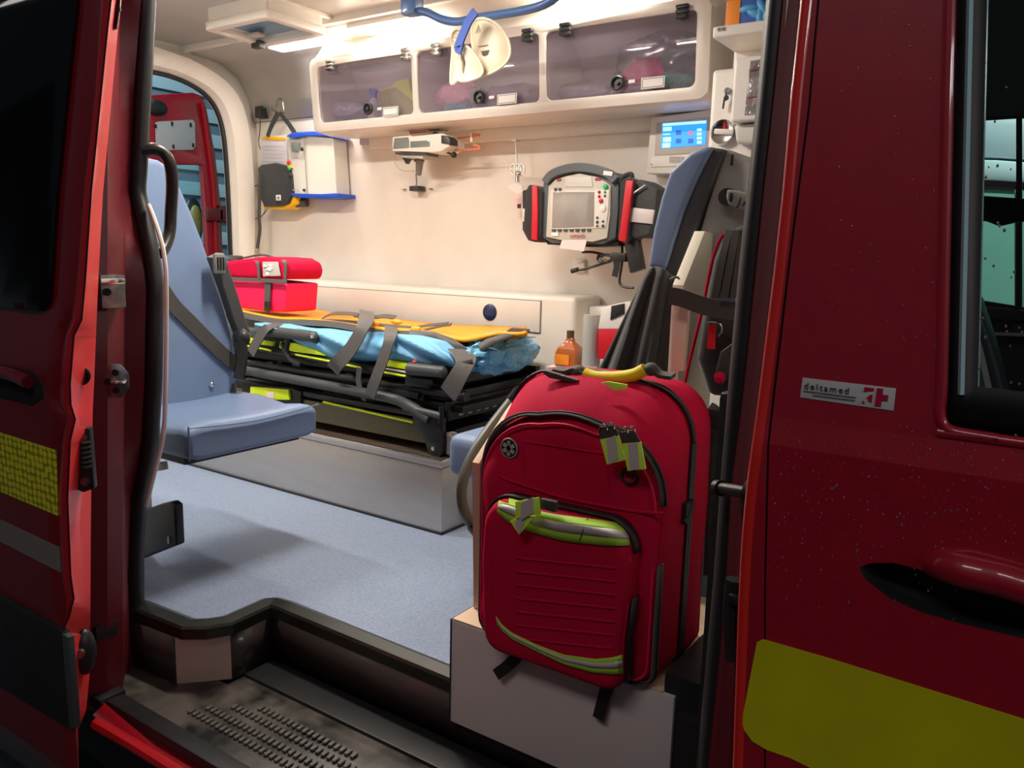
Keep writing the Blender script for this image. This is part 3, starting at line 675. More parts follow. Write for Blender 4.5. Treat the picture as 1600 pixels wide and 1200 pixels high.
# edge hardware
c = PD(128, 586, -0.05); nE = V((0.70, -0.70, 0)).normalized()
b = B(); b.lathe([(0.0, 0), (0.0145, 0), (0.0175, 0.003), (0.0175, 0.006), (0.014, 0.007), (0.012, 0.002), (0, 0.001)], c + nE * 0.004, nE, 20); b.obj('edge_plug', black, sd)
sE = V((0.7, 0.7, 0)).normalized()
q0 = [(-0.021, 0.052), (-0.012, 0.060), (0.018, 0.058), (0.020, -0.055), (0.0, -0.062), (-0.018, -0.052), (-0.023, 0)]
c = PD(132, 714, -0.055)
b = B(); b.prism([c + sE * u + V((0, 0, v)) for u, v in q0], nE * 0.020, 0.003); lt = b.obj('door_latch', blackp, sd)
b = B()
for k in range(6): b.box(c + nE * 0.022 + sE * 0.008 + V((0, 0, -0.012 + 0.009 * k)), (0.016, 0.016, 0.004), bevel=0.001)
b.obj('latch_teeth', darkg, lt)
for s_ in (-1, 1):
    b = B(); b.disc(c + nE * 0.022 + V((0, 0, 0.040 * s_)) + sE * 0.006, nE, 0.008, 0.006, 12); b.obj('bolt', steelw, lt)
c = PD(132, 1018, -0.06)
b = B(); b.sphere(c, (0.022, 0.022, 0.048), 16, 10); k_ = b.obj('lower_latch', blackp, sd)
b = B(); b.disc(c + nE * 0.024 + V((0, 0, 0.008)), nE, 0.009, 0.008, 12); b.obj('bolt', steelw, k_)
c = PD(180, 28, -0.05)
b = B(); b.prism([PD(x, y, -0.05) for x, y in ((178, -60), (192, -60), (189, 10), (184, 46), (173, 49), (172, 25))], (0.004, -0.004, 0), 0.001); g_ = b.obj('edge_bracket', steelw, sd)
b = B(); b.disc(PD(178, 38, -0.05) + V((0.005, -0.005, 0)), nE, 0.006, 0.004, 12); b.disc(PD(184, 16, -0.05) + V((0.005, -0.005, 0)), nE, 0.007, 0.004, 12); b.obj('bolt', blackm, g_)
b = B(); b.box(P(156, 980, Y=0.86), (0.06, 0.05, 0.035), bevel=0.006); b.box(P(160, 1085, Y=0.86), (0.09, 0.06, 0.03), bevel=0.006); b.obj('roller_arm', blackp, sd)

# ================================================================ BIG INTERIOR OBJECTS
def Pz(px, py, Y): return P(px, py, Y=Y)
# metal stretcher table
t = thing('stretcher_table', 'brushed metal box table bolted to the blue floor under the stretcher', 'table', (-2.2, 2.1, 0))
x1 = -1.457; ya = 1.803; yb = 2.40; zt = 0.233
b = B(); b.bb(-3.0, x1, ya, yb, 0.001, zt - 0.028, 0.002); b.obj('box_body', steel, t)
b = B(); b.bb(-3.0, x1 + 0.002, ya - 0.003, yb, zt - 0.026, zt - 0.006, 0.003); b.obj('rim', steel, t)
b = B()
for (xa, xb, y0, y1) in ((-3.0, x1, ya - 0.002, ya + 0.008), (x1 - 0.008, x1 + 0.002, ya, yb), (-3.0, x1, yb - 0.01, yb)):
    b.bb(xa, xb, y0, y1, zt - 0.008, zt, 0.002)
b.obj('raised_lip', chrome, t)
b = B(); b.bb(-3.0, x1 - 0.01, ya + 0.01, yb - 0.01, zt - 0.008, zt - 0.004); b.obj('tray', mat('worn_tray', (0.3, 0.22, 0.16), 0.35, metal=0.8, var=0.3, scale=7), t)
b = B(); b.bb(-3.0, x1 + 0.003, ya - 0.004, ya + 0.01, 0.0, 0.006); b.bb(x1 - 0.01, x1 + 0.004, ya - 0.003, yb, 0, 0.006); b.obj('base_seal', blackp, t)

# stretcher
YN, YQ = 1.86, 2.36
st = thing('stretcher', 'black wheeled stretcher with lime side panels on the metal table', 'stretcher', (-2.1, 2.1, 0.233))
b = B()
for yy in (YN + 0.01, YQ - 0.02):
    b.tube([V((-2.95, yy, 0.345)), V((-1.50, yy, 0.345))], 0.014, 10, 0)
    b.tube([V((-2.95, yy, 0.42)), V((-1.42, yy, 0.42))], 0.016, 10, 0)
b.obj('lower_rail', blackm, st)
b = B(); b.tube([P(380, 578, Y=1.84), P(560, 612, Y=1.84), P(625, 627, Y=1.84), P(672, 655, Y=1.84)], 0.017, 10, 5); b.obj('loading_rail', darkg, st)
b = B(); b.tube([P(505, 628, Y=1.845), P(645, 660, Y=1.845)], 0.004, 6, 0); b.obj('lime_trim_rod', acid, st)
b = B(); b.bb(-2.9, -1.45, YN + 0.03, YQ - 0.03, 0.36, 0.385, 0.005); b.bb(-2.9, -1.5, YN + 0.06, YQ - 0.06, 0.27, 0.30, 0.005); b.obj('undertray', blackm, st)
for xx in (-2.75, -2.3, -1.9, -1.6):
    b = B(); b.bb(xx - 0.02, xx + 0.02, YN + 0.0, YQ, 0.385, 0.44, 0.004); b.obj('cross_bar', blackm, st)
for (xa, xb, za, zb) in ((-2.7, -2.25, 0.30, 0.44), (-2.2, -1.85, 0.44, 0.31)):
    b = B(); b.tube([V((xa, YN + 0.03, za)), V((xb, YN + 0.03, zb))], 0.013, 8, 0); b.obj('folding_leg', blackm, st)
    b = B(); b.tube([V((xa, YQ - 0.03, za)), V((xb, YQ - 0.03, zb))], 0.013, 8, 0); b.obj('folding_leg', blackm, st)
# front castor
b = B(); b.prism([P(x, y, Y=1.835) for x, y in ((640, 642), (668, 650), (692, 654), (690, 668), (693, 690), (691, 710), (684, 716), (668, 706), (664, 690), (654, 672))], (0, 0.02, 0), 0.003); fk = b.obj('wheel_fork', blackm, st)
b = B(); b.disc(P(677, 701, Y=1.833), (0, 1, 0), 0.0065, 0.006, 14); b.obj('axle_bolt', chrome, fk)
cw = P(701, 693, Y=1.865); cw.z = 0.233 + 0.036
b = B(); b.lathe([(0.012, -0.016), (0.030, -0.016), (0.037, -0.010), (0.037, 0.010), (0.030, 0.016), (0.012, 0.016)], cw + V((0.012, 0.0, 0)), (0.25, 1, 0), 24); b.obj('wheel', mat('worn_wheel_rubber', (0.15, 0.14, 0.13), 0.6), st)
b = B(); b.cyl(cw + V((0.01, -0.007, 0)), cw + V((0.01, 0.03, 0)), 0.014); b.obj('wheel_hub', steelw, st)
b = B(); b.tube([P(x, y, Y=2.0) for x, y in ((700, 686), (710, 690), (717, 706), (716, 716))], 0.0035, 6, 4); b.obj('red_wheel_guard', redp, st)
b = B(); b.tube([P(632, 636, Y=1.835), P(690, 650, Y=1.835)], 0.011, 10, 0); b.obj('gas_strut', darkg, st)
b = B(); b.cyl(P(690, 636, Y=1.835), P(689, 660, Y=1.835), 0.008); b.obj('strut_pin', blackm, st)
# perforated end tray
e0 = [P(694, 636, Y=1.86), P(694, 662, Y=1.86)]
xe_ = e0[0].x
b = B(); b.bb(xe_ - 0.30, xe_ + 0.01, 1.88, 2.32, 0.395, 0.412, 0.004)
b.bb(xe_ + 0.0, xe_ + 0.015, 1.88, 2.32, 0.40, 0.425, 0.004); b.bb(xe_ - 0.28, xe_ + 0.01, 2.30, 2.32, 0.40, 0.43, 0.004); b.obj('end_tray', blackm, st)
b = B(); b.bb(xe_ - 0.005, xe_ + 0.01, 1.87, 2.31, 0.335, 0.395, 0.003); eb = b.obj('end_panel', blackm, st)
for k in range(5):
    b = B(); b.box((xe_ + 0.011, 1.93 + 0.045 * k, 0.362), (0.003, 0.02, 0.034), bevel=0.006); b.obj('slot', greyface, eb)
b = B(); b.prism([P(x, y, Y=2.12) for x, y in ((720, 628), (748, 626), (748, 631), (721, 634))], (0, 0.005, 0)); b.obj('name_plate', greyface, st)
b = B(); b.prism([P(x, y, Y=2.2) for x, y in ((744, 640), (765, 634), (765, 639), (744, 645))], (0, 0.004, 0)); b.obj('gold_plate', amber, st)
b = B(); b.box(P(755, 655, Y=2.15), (0.09, 0.07, 0.035), bevel=0.01); b.obj('blue_block', navy, st)
b = B(); b.bb(-1.62, -1.47, 2.33, 2.36, 0.41, 0.46, 0.004); b.obj('far_side_bar', blackm, st)
# backrest frame/mattress platform + side panels
b = B(); b.bb(-2.9, -1.52, YN + 0.0, YN + 0.012, 0.255, 0.325, 0.004); b.obj('lower_cover', mat('olive_brown_cover', (0.11, 0.10, 0.045), 0.3, coat=0.3), st)
b = B(); b.bb(-2.9, -1.50, YN + 0.02, YQ - 0.02, 0.44, 0.475, 0.008); b.obj('platform', blackm, st)
b = B(); b.bb(-2.9, -1.53, YN + 0.03, YQ - 0.03, 0.475, 0.545, 0.022, 3); b.obj('mattress', blackcloth, st)
def sidepoly(name, m, pts, Y=1.85, d=0.012, bev=0.002, parent=st):
    b = B(); b.prism([P(x, y, Y=Y) for x, y in pts], (0, d, 0), bev); return b.obj(name, m, parent)
sidepoly('lime_side_panel', acid, ((380, 527), (427, 534), (425, 541), (380, 535)))
sidepoly('lime_side_panel', acid, ((437, 534), (460, 536), (495, 548), (508, 556), (460, 550), (436, 544)))
lp3 = sidepoly('lime_side_panel', acid, ((604, 562), (638, 568), (637, 578), (601, 572)))
sidepoly('silver_strip', silver, ((602, 575), (637, 581), (637, 584), (602, 577)), Y=1.848)
for a_, c_ in (((384, 540), (424, 548)), ((462, 554), (518, 565)), ((540, 570), (564, 575)), ((600, 582), (634, 588))):
    b = B(); b.tube([P(*a_, Y=1.845), P(*c_, Y=1.845)], 0.0035, 6, 0); b.obj('lime_trim_rod', acid, st)
b = B(); b.tube([P(380, 541, Y=1.86), P(530, 566, Y=1.86), P(640, 586, Y=1.86)], 0.012, 8, 0); b.obj('side_rail', blackm, st)
# armrest, handle grips
b = B(); b.cyl(P(415, 517, Y=1.84), P(488, 526, Y=1.84), 0.019, n=16); b.sphere(P(490, 526.5, Y=1.84), 0.020); ar = b.obj('armrest', darkg, st)
b = B(); b.disc(P(488, 526, Y=1.82), (0, 1, 0), 0.006, 0.006, 12); b.obj('armrest_bolt', chrome, ar)
b = B(); b.tube([P(452, 528, Y=1.85), P(448, 545, Y=1.85), P(452, 560, Y=1.85)], 0.012, 8, 4); b.tube([P(440, 536, Y=1.845), P(452, 560, Y=1.845), P(470, 570, Y=1.845)], 0.008, 8, 4); b.obj('armrest_bracket', blackm, st)
b = B(); b.cyl(P(640, 576, Y=1.84), P(690, 581, Y=1.84), 0.021, 0.018, n=16); b.sphere(P(690, 581, Y=1.84), 0.019); b.obj('end_grip', darkg, st)
b = B(); b.sphere(P(648, 566, Y=1.84), (0.008, 0.008, 0.006)); b.obj('red_button', redp, st)
b = B(); b.box(P(656, 597, Y=1.85), (0.10, 0.03, 0.03), bevel=0.008); b.box(P(620, 612, Y=1.86), (0.2, 0.03, 0.02), bevel=0.004); b.obj('clamp_block', blackm, st)
b = B(); b.prism([P(x, y, Y=2.05) for x, y in ((735, 577), (757, 574), (756, 580), (745, 586), (733, 587))], (0, 0.2, 0), 0.003); b.obj('red_brown_end_cap', mat('dull_red', (0.2, 0.03, 0.03), 0.5), st)
sp = sidepoly('storage_pod', blackm, ((378, 600), (452, 606), (470, 612), (470, 640), (378, 640)), Y=1.85, d=0.1)
lpn = sidepoly('lime_cover', acid, ((391, 604), (450, 609), (452, 625), (390, 624)), Y=1.84, d=0.01, parent=sp)
b = B(); b.prism([P(x, y, Y=1.838) for x, y in ((416, 612), (428, 613), (428, 622), (416, 621))], (0, 0.001, 0)); b.obj('sticker', pinkpaper, sp)

# blue sheet draped over the mattress, its lower edge hanging on the near side
def wav(x, k=0): return 0.010 * math.sin(x * 17 + k) + 0.006 * math.sin(x * 41 + 1.7 * k)
top_t = [(398, 505), (440, 508), (480, 516), (520, 519), (560, 521), (600, 520), (640, 524), (680, 535), (705, 553), (712, 570)]
bot_t = [(398, 512), (430, 518), (458, 532), (485, 545), (510, 560), (545, 569), (570, 567), (600, 562), (640, 566), (705, 572), (712, 574)]
rows_ = []
N_ = 60
b = B()
for j in range(15):
    row = []
    v = j / 14
    for i in range(N_ + 1):
        px = 398 + (712 - 398) * i / N_
        ty = interp([(y_, x_) for y_, x_ in top_t], px); by = interp([(y_, x_) for y_, x_ in bot_t], px)
        Yv = 1.885 - 0.045 * math.sin(math.pi * min(1, v * 0.75 + 0.12)) + 0.010 * math.sin(px * 0.045 - 5.5 * v + 1) + 0.006 * math.sin(px * 0.10 - 11 * v)
        row.append(P(px, ty + (by - ty) * v, Y=Yv))
    rows_.append(row)
topback = [V((p.x, 2.33, 0.560)) for p in rows_[0]]
mid = [V((p.x, 2.0, 0.572 + 0.004 * math.sin(p.x * 30))) for p in rows_[0]]
b.grid([topback, mid] + rows_)
tag(b.obj('draped_sheet', sheet, solid=0.002), 'light blue sheet draped over the stretcher mattress', 'sheet')
# crumpled film bundle at the end
b = B(); random.seed(3)
c = P(784, 552, Y=2.06)
bb_ = bmesh.new(); bmesh.ops.create_icosphere(bb_, subdivisions=4, radius=1)
from mathutils import noise
for v in bb_.verts:
    n_ = noise.noise(v.co * 2.6) * 0.26 + noise.noise(v.co * 7) * 0.13
    v.co = V((v.co.x * 0.072, v.co.y * 0.17, v.co.z * 0.062)) * (1 + n_) + c
b.merge(bb_)
tag(b.obj('film_bundle', plasticblue, angle=25), 'crumpled glossy blue film bundle under the front end of the orange board', 'sheet')
b = B(); b.prism([P(x, y, Y=1.93) for x, y in ((700, 556), (752, 540), (775, 548), (770, 572), (735, 575), (712, 572))], (0, 0.2, 0), 0.012, 3)
tag(b.obj('blue_pillow', plasticblue), 'smooth blue covered pillow left of the crumpled film bundle', 'pillow')

# orange board / vacuum mattress on top
near_t = [(360, 482), (400, 493), (440, 500), (480, 502), (520, 505), (560, 511), (600, 516), (640, 517), (680, 524), (716, 531), (727, 532), (745, 529), (780, 521), (806, 522), (823, 521)]
far_t = [(360, 470), (450, 475), (500, 486), (520, 490), (560, 494), (600, 497), (640, 503), (690, 508), (760, 511), (806, 513), (823, 512)]
b = B(); rows_ = []
for j in range(8):
    v = j / 7; row = []
    for i in range(64):
        px = 360 + (823 - 360) * i / 63
        Yv = 1.93 + (2.38 - 1.93) * v
        n_ = interp(near_t, px); f_ = interp(far_t, px)
        zN = P(px, n_, Y=1.93).z; zF = P(px, f_, Y=2.38).z
        X_ = P(px, n_, Y=1.93).x * (1 - v) + P(px, f_, Y=2.38).x * v
        row.append(V((X_, Yv, zN + (zF - zN) * v - 0.010 * math.sin(math.pi * v))))
    rows_.append(row)
b.grid(rows_)
board = b.obj('orange_board', orange, solid=0.012)
tag(board, 'long orange coated carrying mat lying over the blue sheet on the stretcher', 'mat')
# black edging and flaps on the mat
def edge(ptsY, wdt, m=webg, par=board, nm='edging'):
    b = B(); b.ribbon([P(x, y, Y=Y_) for x, y, Y_ in ptsY], wdt, 0.003, (0, 0.5, 1)); return b.obj(nm, m, par)
edge([(375, 491, 1.925), (430, 502, 1.925), (480, 504, 1.925), (530, 508, 1.925), (600, 521, 1.925), (650, 524, 1.922), (700, 545, 1.915), (727, 556, 1.91)], 0.022)
b = B(); b.grid([[P(x, y, Y=1.925) for x, y in ((640, 515), (680, 519), (708, 529), (735, 547), (760, 530), (790, 521))], [P(x, y, Y=1.915) for x, y in ((640, 526), (680, 530), (712, 548), (741, 554), (775, 537), (806, 524))]]); b.obj('black_flap', webg, board, solid=0.004)
b = B(); b.prism([P(x, y, Y=1.97) for x, y in ((775, 527), (798, 512), (822, 514), (824, 520), (812, 523))], (0, 0.02, 0), 0.004); b.obj('black_corner', webg, board)
b = B(); b.prism([P(x, y, Y=1.955) for x, y in ((756, 523), (788, 518), (793, 519), (772, 526), (765, 527))], (0, 0.01, 0), 0.001); b.obj('white_label', paper, board)
b = B(); b.ribbon([P(x, y, Y=1.96) for x, y in ((790, 527), (808, 524), (823, 520))], 0.014, 0.008, (0, 0.2, 1)); b.obj('orange_rolled_edge', orange, board)
for k, (pp, w_) in enumerate(((((505, 496), (520, 490), (545, 490), (560, 492)), 0.016), (((500, 500), (540, 502), (580, 506), (640, 512)), 0.013), (((555, 492), (575, 496), (600, 494), (617, 496)), 0.02), (((600, 508), (640, 512), (670, 508), (700, 505)), 0.012), (((645, 520), (665, 515), (690, 509), (705, 507)), 0.012))):
    b = B(); b.ribbon([P(x, y, Y=2.03 + 0.02 * k) for x, y in pp], w_, 0.003, (0, 0.8, 0.6)); b.obj('loose_webbing', webg, board)
for px, py in ((546, 510), (585, 505), (620, 503), (650, 514)):
    b = B(); b.sphere(P(px, py, Y=1.95), (0.022, 0.012, 0.009), noise=0.1); b.obj('orange_toggle', orange, board)
# stretcher belts
belts = [(((572, 486, 2.1), (573, 498, 1.90), (567, 512, 1.825), (548, 545, 1.805), (527, 568, 1.805), (520, 578, 1.82)), 0.050, 'wide dark belt crossing the middle of the blue sheet'),
         (((611, 511, 1.93), (610, 525, 1.83), (601, 555, 1.805), (588, 590, 1.80), (578, 618, 1.81)), 0.040, 'narrow dark belt hanging right of the middle, down to the lower rail'),
         (((715, 546, 1.90), (728, 563, 1.84), (715, 590, 1.81), (700, 616, 1.81)), 0.062, 'wide black belt with loops at the front end of the stretcher'),
         (((440, 506, 1.90), (424, 510, 1.83), (410, 520, 1.81), (392, 552, 1.805)), 0.040, 'dark belt at the red bag end of the stretcher')]
for k, (pp, w_, lb) in enumerate(belts):
    b = B(); b.ribbon([P(x, y, Y=Y_) for x, y, Y_ in pp], w_, 0.004, (1, 0, -0.15)); o = b.obj('stretcher_belt', webg if k < 2 else webb)
    tag(o, lb, 'strap', 'stretcher belts')
    if k == 2:
        for q in range(4):
            b = B(); p = P(728 - 7 * q, 566 + 12 * q, Y=1.833 - 0.008 * q); b.box(p, (0.05, 0.006, 0.010), Matrix.Rotation(-0.3, 3, 'Y'), 0.002); b.obj('belt_loop', webb, o)
b = B(); b.ribbon([P(x, y, Y=1.838) for x, y in ((562, 575), (560, 595), (566, 618), (572, 622))], 0.022, 0.003, (1, 0, 0)); tag(b.obj('strap_tail', webg), 'loose grey strap tail looped under the middle belt', 'strap')
# red bag on the stretcher
t = thing('red_pouch_bag', 'small bright red padded bag with clear badge pocket on the stretcher head end', 'bag', P(400, 486, Y=2.05))
def q(x, y, Y=1.98): return P(x, y, Y=Y)
b = B()
low_ = [(352, 436), (384, 437), (412, 439), (447, 443), (444, 488), (415, 487), (376, 482), (364, 478)]
b.prism([q(*p) for p in low_], (0, 0.16, 0), 0.012, 3); b.obj('lower_body', bagpink, t)
b = B()
up_ = [(351, 408), (384, 404), (410, 401), (435, 403), (448, 410), (452, 424), (448, 437), (404, 436), (358, 434)]
b.prism([q(x, y, 1.975) for x, y in up_], (0, 0.17, 0), 0.022, 4); b.obj('upper_body', bagred, t)
b = B(); b.ribbon([q(358, 435.5, 1.968), q(410, 438, 1.968), q(448, 440, 1.968)], 0.014, 0.004, (0, 0, 1)); b.obj('zip_band', webg, t)
b = B(); b.ribbon([q(419, 440, 1.972), q(418, 462, 1.972), q(417, 487, 1.972)], 0.032, 0.004, (1, 0, 0)); st2 = b.obj('front_strap', webb, t)
b = B(); b.box(q(418, 478, 1.966), (0.03, 0.008, 0.035), bevel=0.004); b.obj('buckle', blackp, st2)
for xa, xb in ((398, 405), (441, 445)):
    b = B(); b.ribbon([q(xa, 406, 1.99), q(xa + 5, 412, 1.966), q(xb, 436, 1.966)], 0.014, 0.003, (1, 0, 0)); b.obj('grey_tape', webg, t)
b = B(); b.prism([q(x, y, 1.966) for x, y in ((410, 409), (434, 409), (438, 431), (411, 432))], (0, 0.003, 0), 0.001); bd = b.obj('clear_badge_pocket', greyface, t)
b = B()
for _ in range(7):
    b.sphere(q(random.uniform(414, 434), random.uniform(412, 430), 1.964), (random.uniform(0.006, 0.013), 0.002, random.uniform(0.004, 0.012)), 8, 6)
b.obj('badge_print', paper, bd)
b = B(); b.tube([q(352, 405, 2.05), q(380, 403, 2.05), q(408, 398, 2.05), q(430, 403, 2.05)], 0.004, 6, 5); b.box(q(368, 403, 2.04), (0.06, 0.03, 0.02), bevel=0.006); b.obj('carry_loop', webb, t)
b = B(); b.ribbon([q(449, 444, 2.0), q(450, 460, 2.0), q(448, 477, 2.0)], 0.010, 0.003, (1, 0, 0)); b.obj('side_strap', webb, t)

# ---------------------------------------------------------------- left fold-down seat
t = thing('fold_down_seat', 'blue-grey vinyl fold-down seat with tall narrow backrest by the rear pillar', 'seat', (-1.9, 1.3, 0))
zt_, zb_ = 0.43, 0.332
b = B()
secs = []
for x, dz, yy0, yy1 in ((-2.02, -0.004, 1.10, 1.52), (-1.9, 0.0, 1.10, 1.515), (-1.78, -0.014, 1.10, 1.513), (-1.69, -0.002, 1.102, 1.512), (-1.665, -0.012, 1.106, 1.508)):
    sec_ = []
    n = 12
    for k in range(n + 1):
        y = yy0 + (yy1 - yy0) * k / n
        dip = -0.012 * math.sin(math.pi * k / n) * (1 if x < -1.7 else 0.8)
        e = 0.016 if k in (0, n) else (0.004 if k in (1, n - 1) else 0)
        sec_.append(V((x, y, zt_ + dz + dip - e)))
    for k in range(n, -1, -1):
        y = yy0 + (yy1 - yy0) * k / n
        sec_.append(V((x, y, zb_ + (0.01 if k in (0, n) else 0))))
    secs.append(sec_)
b.sections(secs); cu = b.obj('seat_cushion', vinyl, t, angle=50, bevel=0.012)
b = B(); b.tube([V((-1.664, 1.106, 0.422)), V((-1.664, 1.106, 0.338))], 0.0018, 6, 0); b.tube([V((-1.662, 1.106, 0.418)), V((-1.661, 1.3, 0.406)), V((-1.662, 1.51, 0.418))], 0.0016, 6, 4); b.obj('piping', mat('darker_vinyl_piping', (0.13, 0.18, 0.30), 0.5), cu)
b = B(); b.bb(-2.02, -1.72, 1.13, 1.49, 0.312, 0.333, 0.005); b.obj('seat_pan', blackp, t)
# backrest: face outline from the photograph taken on its own plane
def BX(px, py, x0=-1.98): 
    p = P(px, py, X=x0)
    for _ in range(6):
        p = P(px, py, X=-1.97 - 0.10 * max(0, p.z - 0.42))
    return p
outl = [(361, 628), (371, 606), (372, 570), (366, 530), (353, 480), (335, 425), (318, 376), (300, 330), (285, 296), (272, 270), (262, 258), (250, 250), (232, 246)]
pr_ = [BX(*p) for p in outl]
yl_ = 1.09
fr = pr_ + [V((pr_[-1].x, yl_ + 0.06, pr_[-1].z)), V((-1.97 - 0.10 * 0.45, yl_, 0.9)), V((-1.97 - 0.1 * 0.1, yl_, 0.55)), V((-1.97, yl_, pr_[0].z - 0.002))]
b = B(); b.prism(fr, (-0.085, 0, 0), 0.018, 4); br_ = b.obj('backrest', vinyl, t, angle=50)
b = B(); b.prism([p + V((-0.07, 0.012, 0)) for p in fr[1:13]] + [V((-2.15, 1.3, 1.05)), V((-2.06, 1.3, 0.42))], (-0.05, 0, 0), 0.01); b.obj('back_shell', darkg, t)
p = BX(330, 601); b = B(); b.sphere(p + V((0.004, 0, 0)), (0.005, 0.008, 0.008), 10, 8); b.obj('button', chrome, br_)
b = B(); b.prism([BX(255, 644), BX(362, 628), BX(340, 640), BX(255, 656)], (-0.04, 0, 0), 0.002); b.obj('lower_bracket', mat('bronze_grey_bracket', (0.10, 0.085, 0.07), 0.4, metal=0.4), t)
# lap/shoulder belt over the backrest
def BXo(x, y, o=0.008): return BX(x, y) + V((o, 0, 0))
b = B(); b.ribbon([BXo(252, 452), BXo(270, 478), BXo(300, 508), BXo(335, 543), BXo(368, 572)], 0.040, 0.004, (0, 0.72, 0.7)); b.obj('seat_belt', webb, t)
b = B(); b.tube([BXo(366, 600, 0.0), BXo(362, 618, 0.01), BXo(352, 632, 0.02)], 0.006, 8, 4); b.obj('belt_stalk', webb, t)
# side post carrying the belt reel on the far side of the backrest
b = B(); b.ribbon([P(x, y, X=-1.97) for x, y in ((335, 398), (345, 425), (358, 462), (370, 500), (379, 522))], 0.040, 0.03, (0, 1, 0.15)); pst = b.obj('belt_post', darkg, t, bevel=0.004)
c = P(341, 412, X=-1.95); b = B(); b.box(c + V((0.004, 0, 0)), (0.012, 0.034, 0.055), bevel=0.004); gr_ = b.obj('belt_guide', midg, pst)
for k in range(3):
    b = B(); b.box(c + V((0.012, -0.009 + 0.009 * k, 0)), (0.004, 0.004, 0.036)); b.obj('slot', blackp, gr_)
b = B(); b.sphere(P(377, 528, X=-1.94), (0.03, 0.022, 0.028), 14, 10); b.tube([P(377, 528, X=-1.93), P(378, 560, X=-1.93), P(373, 592, X=-1.93)], 0.016, 8, 4); b.obj('reel_arm', blackp, t)
# seat base with black foot
b = B(); b.bb(-2.06, -1.965, 1.15, 1.19, 0.02, 0.31, 0.01); b.obj('pedestal', mat('pale_grey_pedestal', (0.42, 0.42, 0.43), 0.35), t)
b = B(); b.prism([P(x, y, Y=1.13) for x, y in ((215, 800), (252, 787), (266, 784), (273, 790), (276, 852), (215, 876))], (0, 0.025, 0), 0.006, 3); ft = b.obj('base_cover', mat('matt_black_cover', (0.012, 0.012, 0.014), 0.35), t)
b = B(); b.box(P(263, 844, Y=1.127), (0.006, 0.003, 0.018)); b.obj('small_mark', greyface, ft)
b = B(); b.cyl(P(252, 722, Y=1.2), P(254, 734, Y=1.2), 0.015); b.obj('pivot', greyface, t)

# black grab handle by the rear pillar
t = thing('grab_handle', 'black curved grab handle beside the rear pillar', 'handle', P(262, 300, Y=1.04))
b = B(); b.tube([P(x, y, Y=Y_) for x, y, Y_ in ((222, 236, 1.03), (240, 233, 1.05), (256, 240, 1.07), (266, 258, 1.08), (269, 290, 1.085), (267, 330, 1.085), (265, 362, 1.08), (258, 384, 1.06), (250, 396, 1.04))], 0.0135, 12, 5); b.obj('bar', mat('handle_black', (0.02, 0.019, 0.018), 0.35), t)

# ---------------------------------------------------------------- backpack holder: boards and white box
t = thing('white_plinth_box', 'white laminate box plinth in the step well under the red backpack', 'box', (-0.68, 1.3, -0.14))
tl1 = P(706, 966, Y=1.16); xr = -0.445
b = B(); b.bb(tl1.x, xr, 1.16, 1.46, -0.08, tl1.z - 0.004, 0.0015); b.obj('box_body', laminate, t)
b = B(); b.bb(tl1.x + 0.001, xr - 0.02, 1.161, 1.56, tl1.z - 0.004, tl1.z, 0.001); b.obj('top_board', plywood, t)
b = B(); b.bb(xr - 0.022, xr + 0.06, 1.168, 1.56, -0.12, tl1.z + 0.03, 0.003); b.obj('black_edge_profile', blackp, t)
b = B(); b.bb(tl1.x - 0.003, tl1.x, 1.159, 1.62, -0.08, tl1.z - 0.002); b.obj('dark_edge', mat('navy_edge', (0.02, 0.03, 0.05), 0.4), t)
ztop = tl1.z
t = thing('slanted_side_board', 'beech edged brown side board with slanted top, left of the red backpack', 'board', (-0.9, 1.4, ztop))
def BP(x, y): return P(x, y, X=-0.902)
prof_ = [V((-0.902, 1.222, ztop + 0.001)), BP(738, 722), BP(790, 641), BP(820, 600), V((-0.902, 1.52, BP(820, 600).z)), V((-0.902, 1.52, ztop + 0.001))]
b = B(); b.prism(prof_, (0.016, 0, 0), 0.0008); b.obj('board_core', plywood, t)
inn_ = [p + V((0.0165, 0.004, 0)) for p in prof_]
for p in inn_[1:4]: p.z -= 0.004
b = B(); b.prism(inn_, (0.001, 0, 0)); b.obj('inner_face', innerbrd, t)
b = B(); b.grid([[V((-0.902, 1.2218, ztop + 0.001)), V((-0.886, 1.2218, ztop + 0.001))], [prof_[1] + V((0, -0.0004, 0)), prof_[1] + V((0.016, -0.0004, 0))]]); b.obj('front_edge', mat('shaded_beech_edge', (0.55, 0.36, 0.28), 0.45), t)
b = B(); b.box(P(771, 738, Y=1.21), (0.018, 0.01, 0.012), bevel=0.002); b.box(P(763, 758, Y=1.20), (0.022, 0.012, 0.014), bevel=0.002); b.tube([P(771, 738, Y=1.21), P(764, 757, Y=1.20)], 0.003, 6, 0); b.obj('metal_buckle', steelw, t)
t = thing('curved_grab_rail', 'dark curved grab rail behind the slanted side board', 'handle', P(720, 740, X=-1.0))
b = B(); b.tube([P(x, y, X=-0.99) for x, y in ((800, 625), (780, 650), (762, 674), (742, 704), (728, 735), (721, 765), (724, 795), (738, 822))], 0.0115, 12, 5); b.obj('bar', mat('rail_dark_grey', (0.10, 0.095, 0.085), 0.4), t)
b = B(); b.cyl(P(738, 822, X=-0.99), P(748, 834, X=-0.96), 0.013); b.cyl(P(800, 625, X=-0.99), P(812, 610, X=-0.96), 0.013); b.obj('mounts', blackp, t)
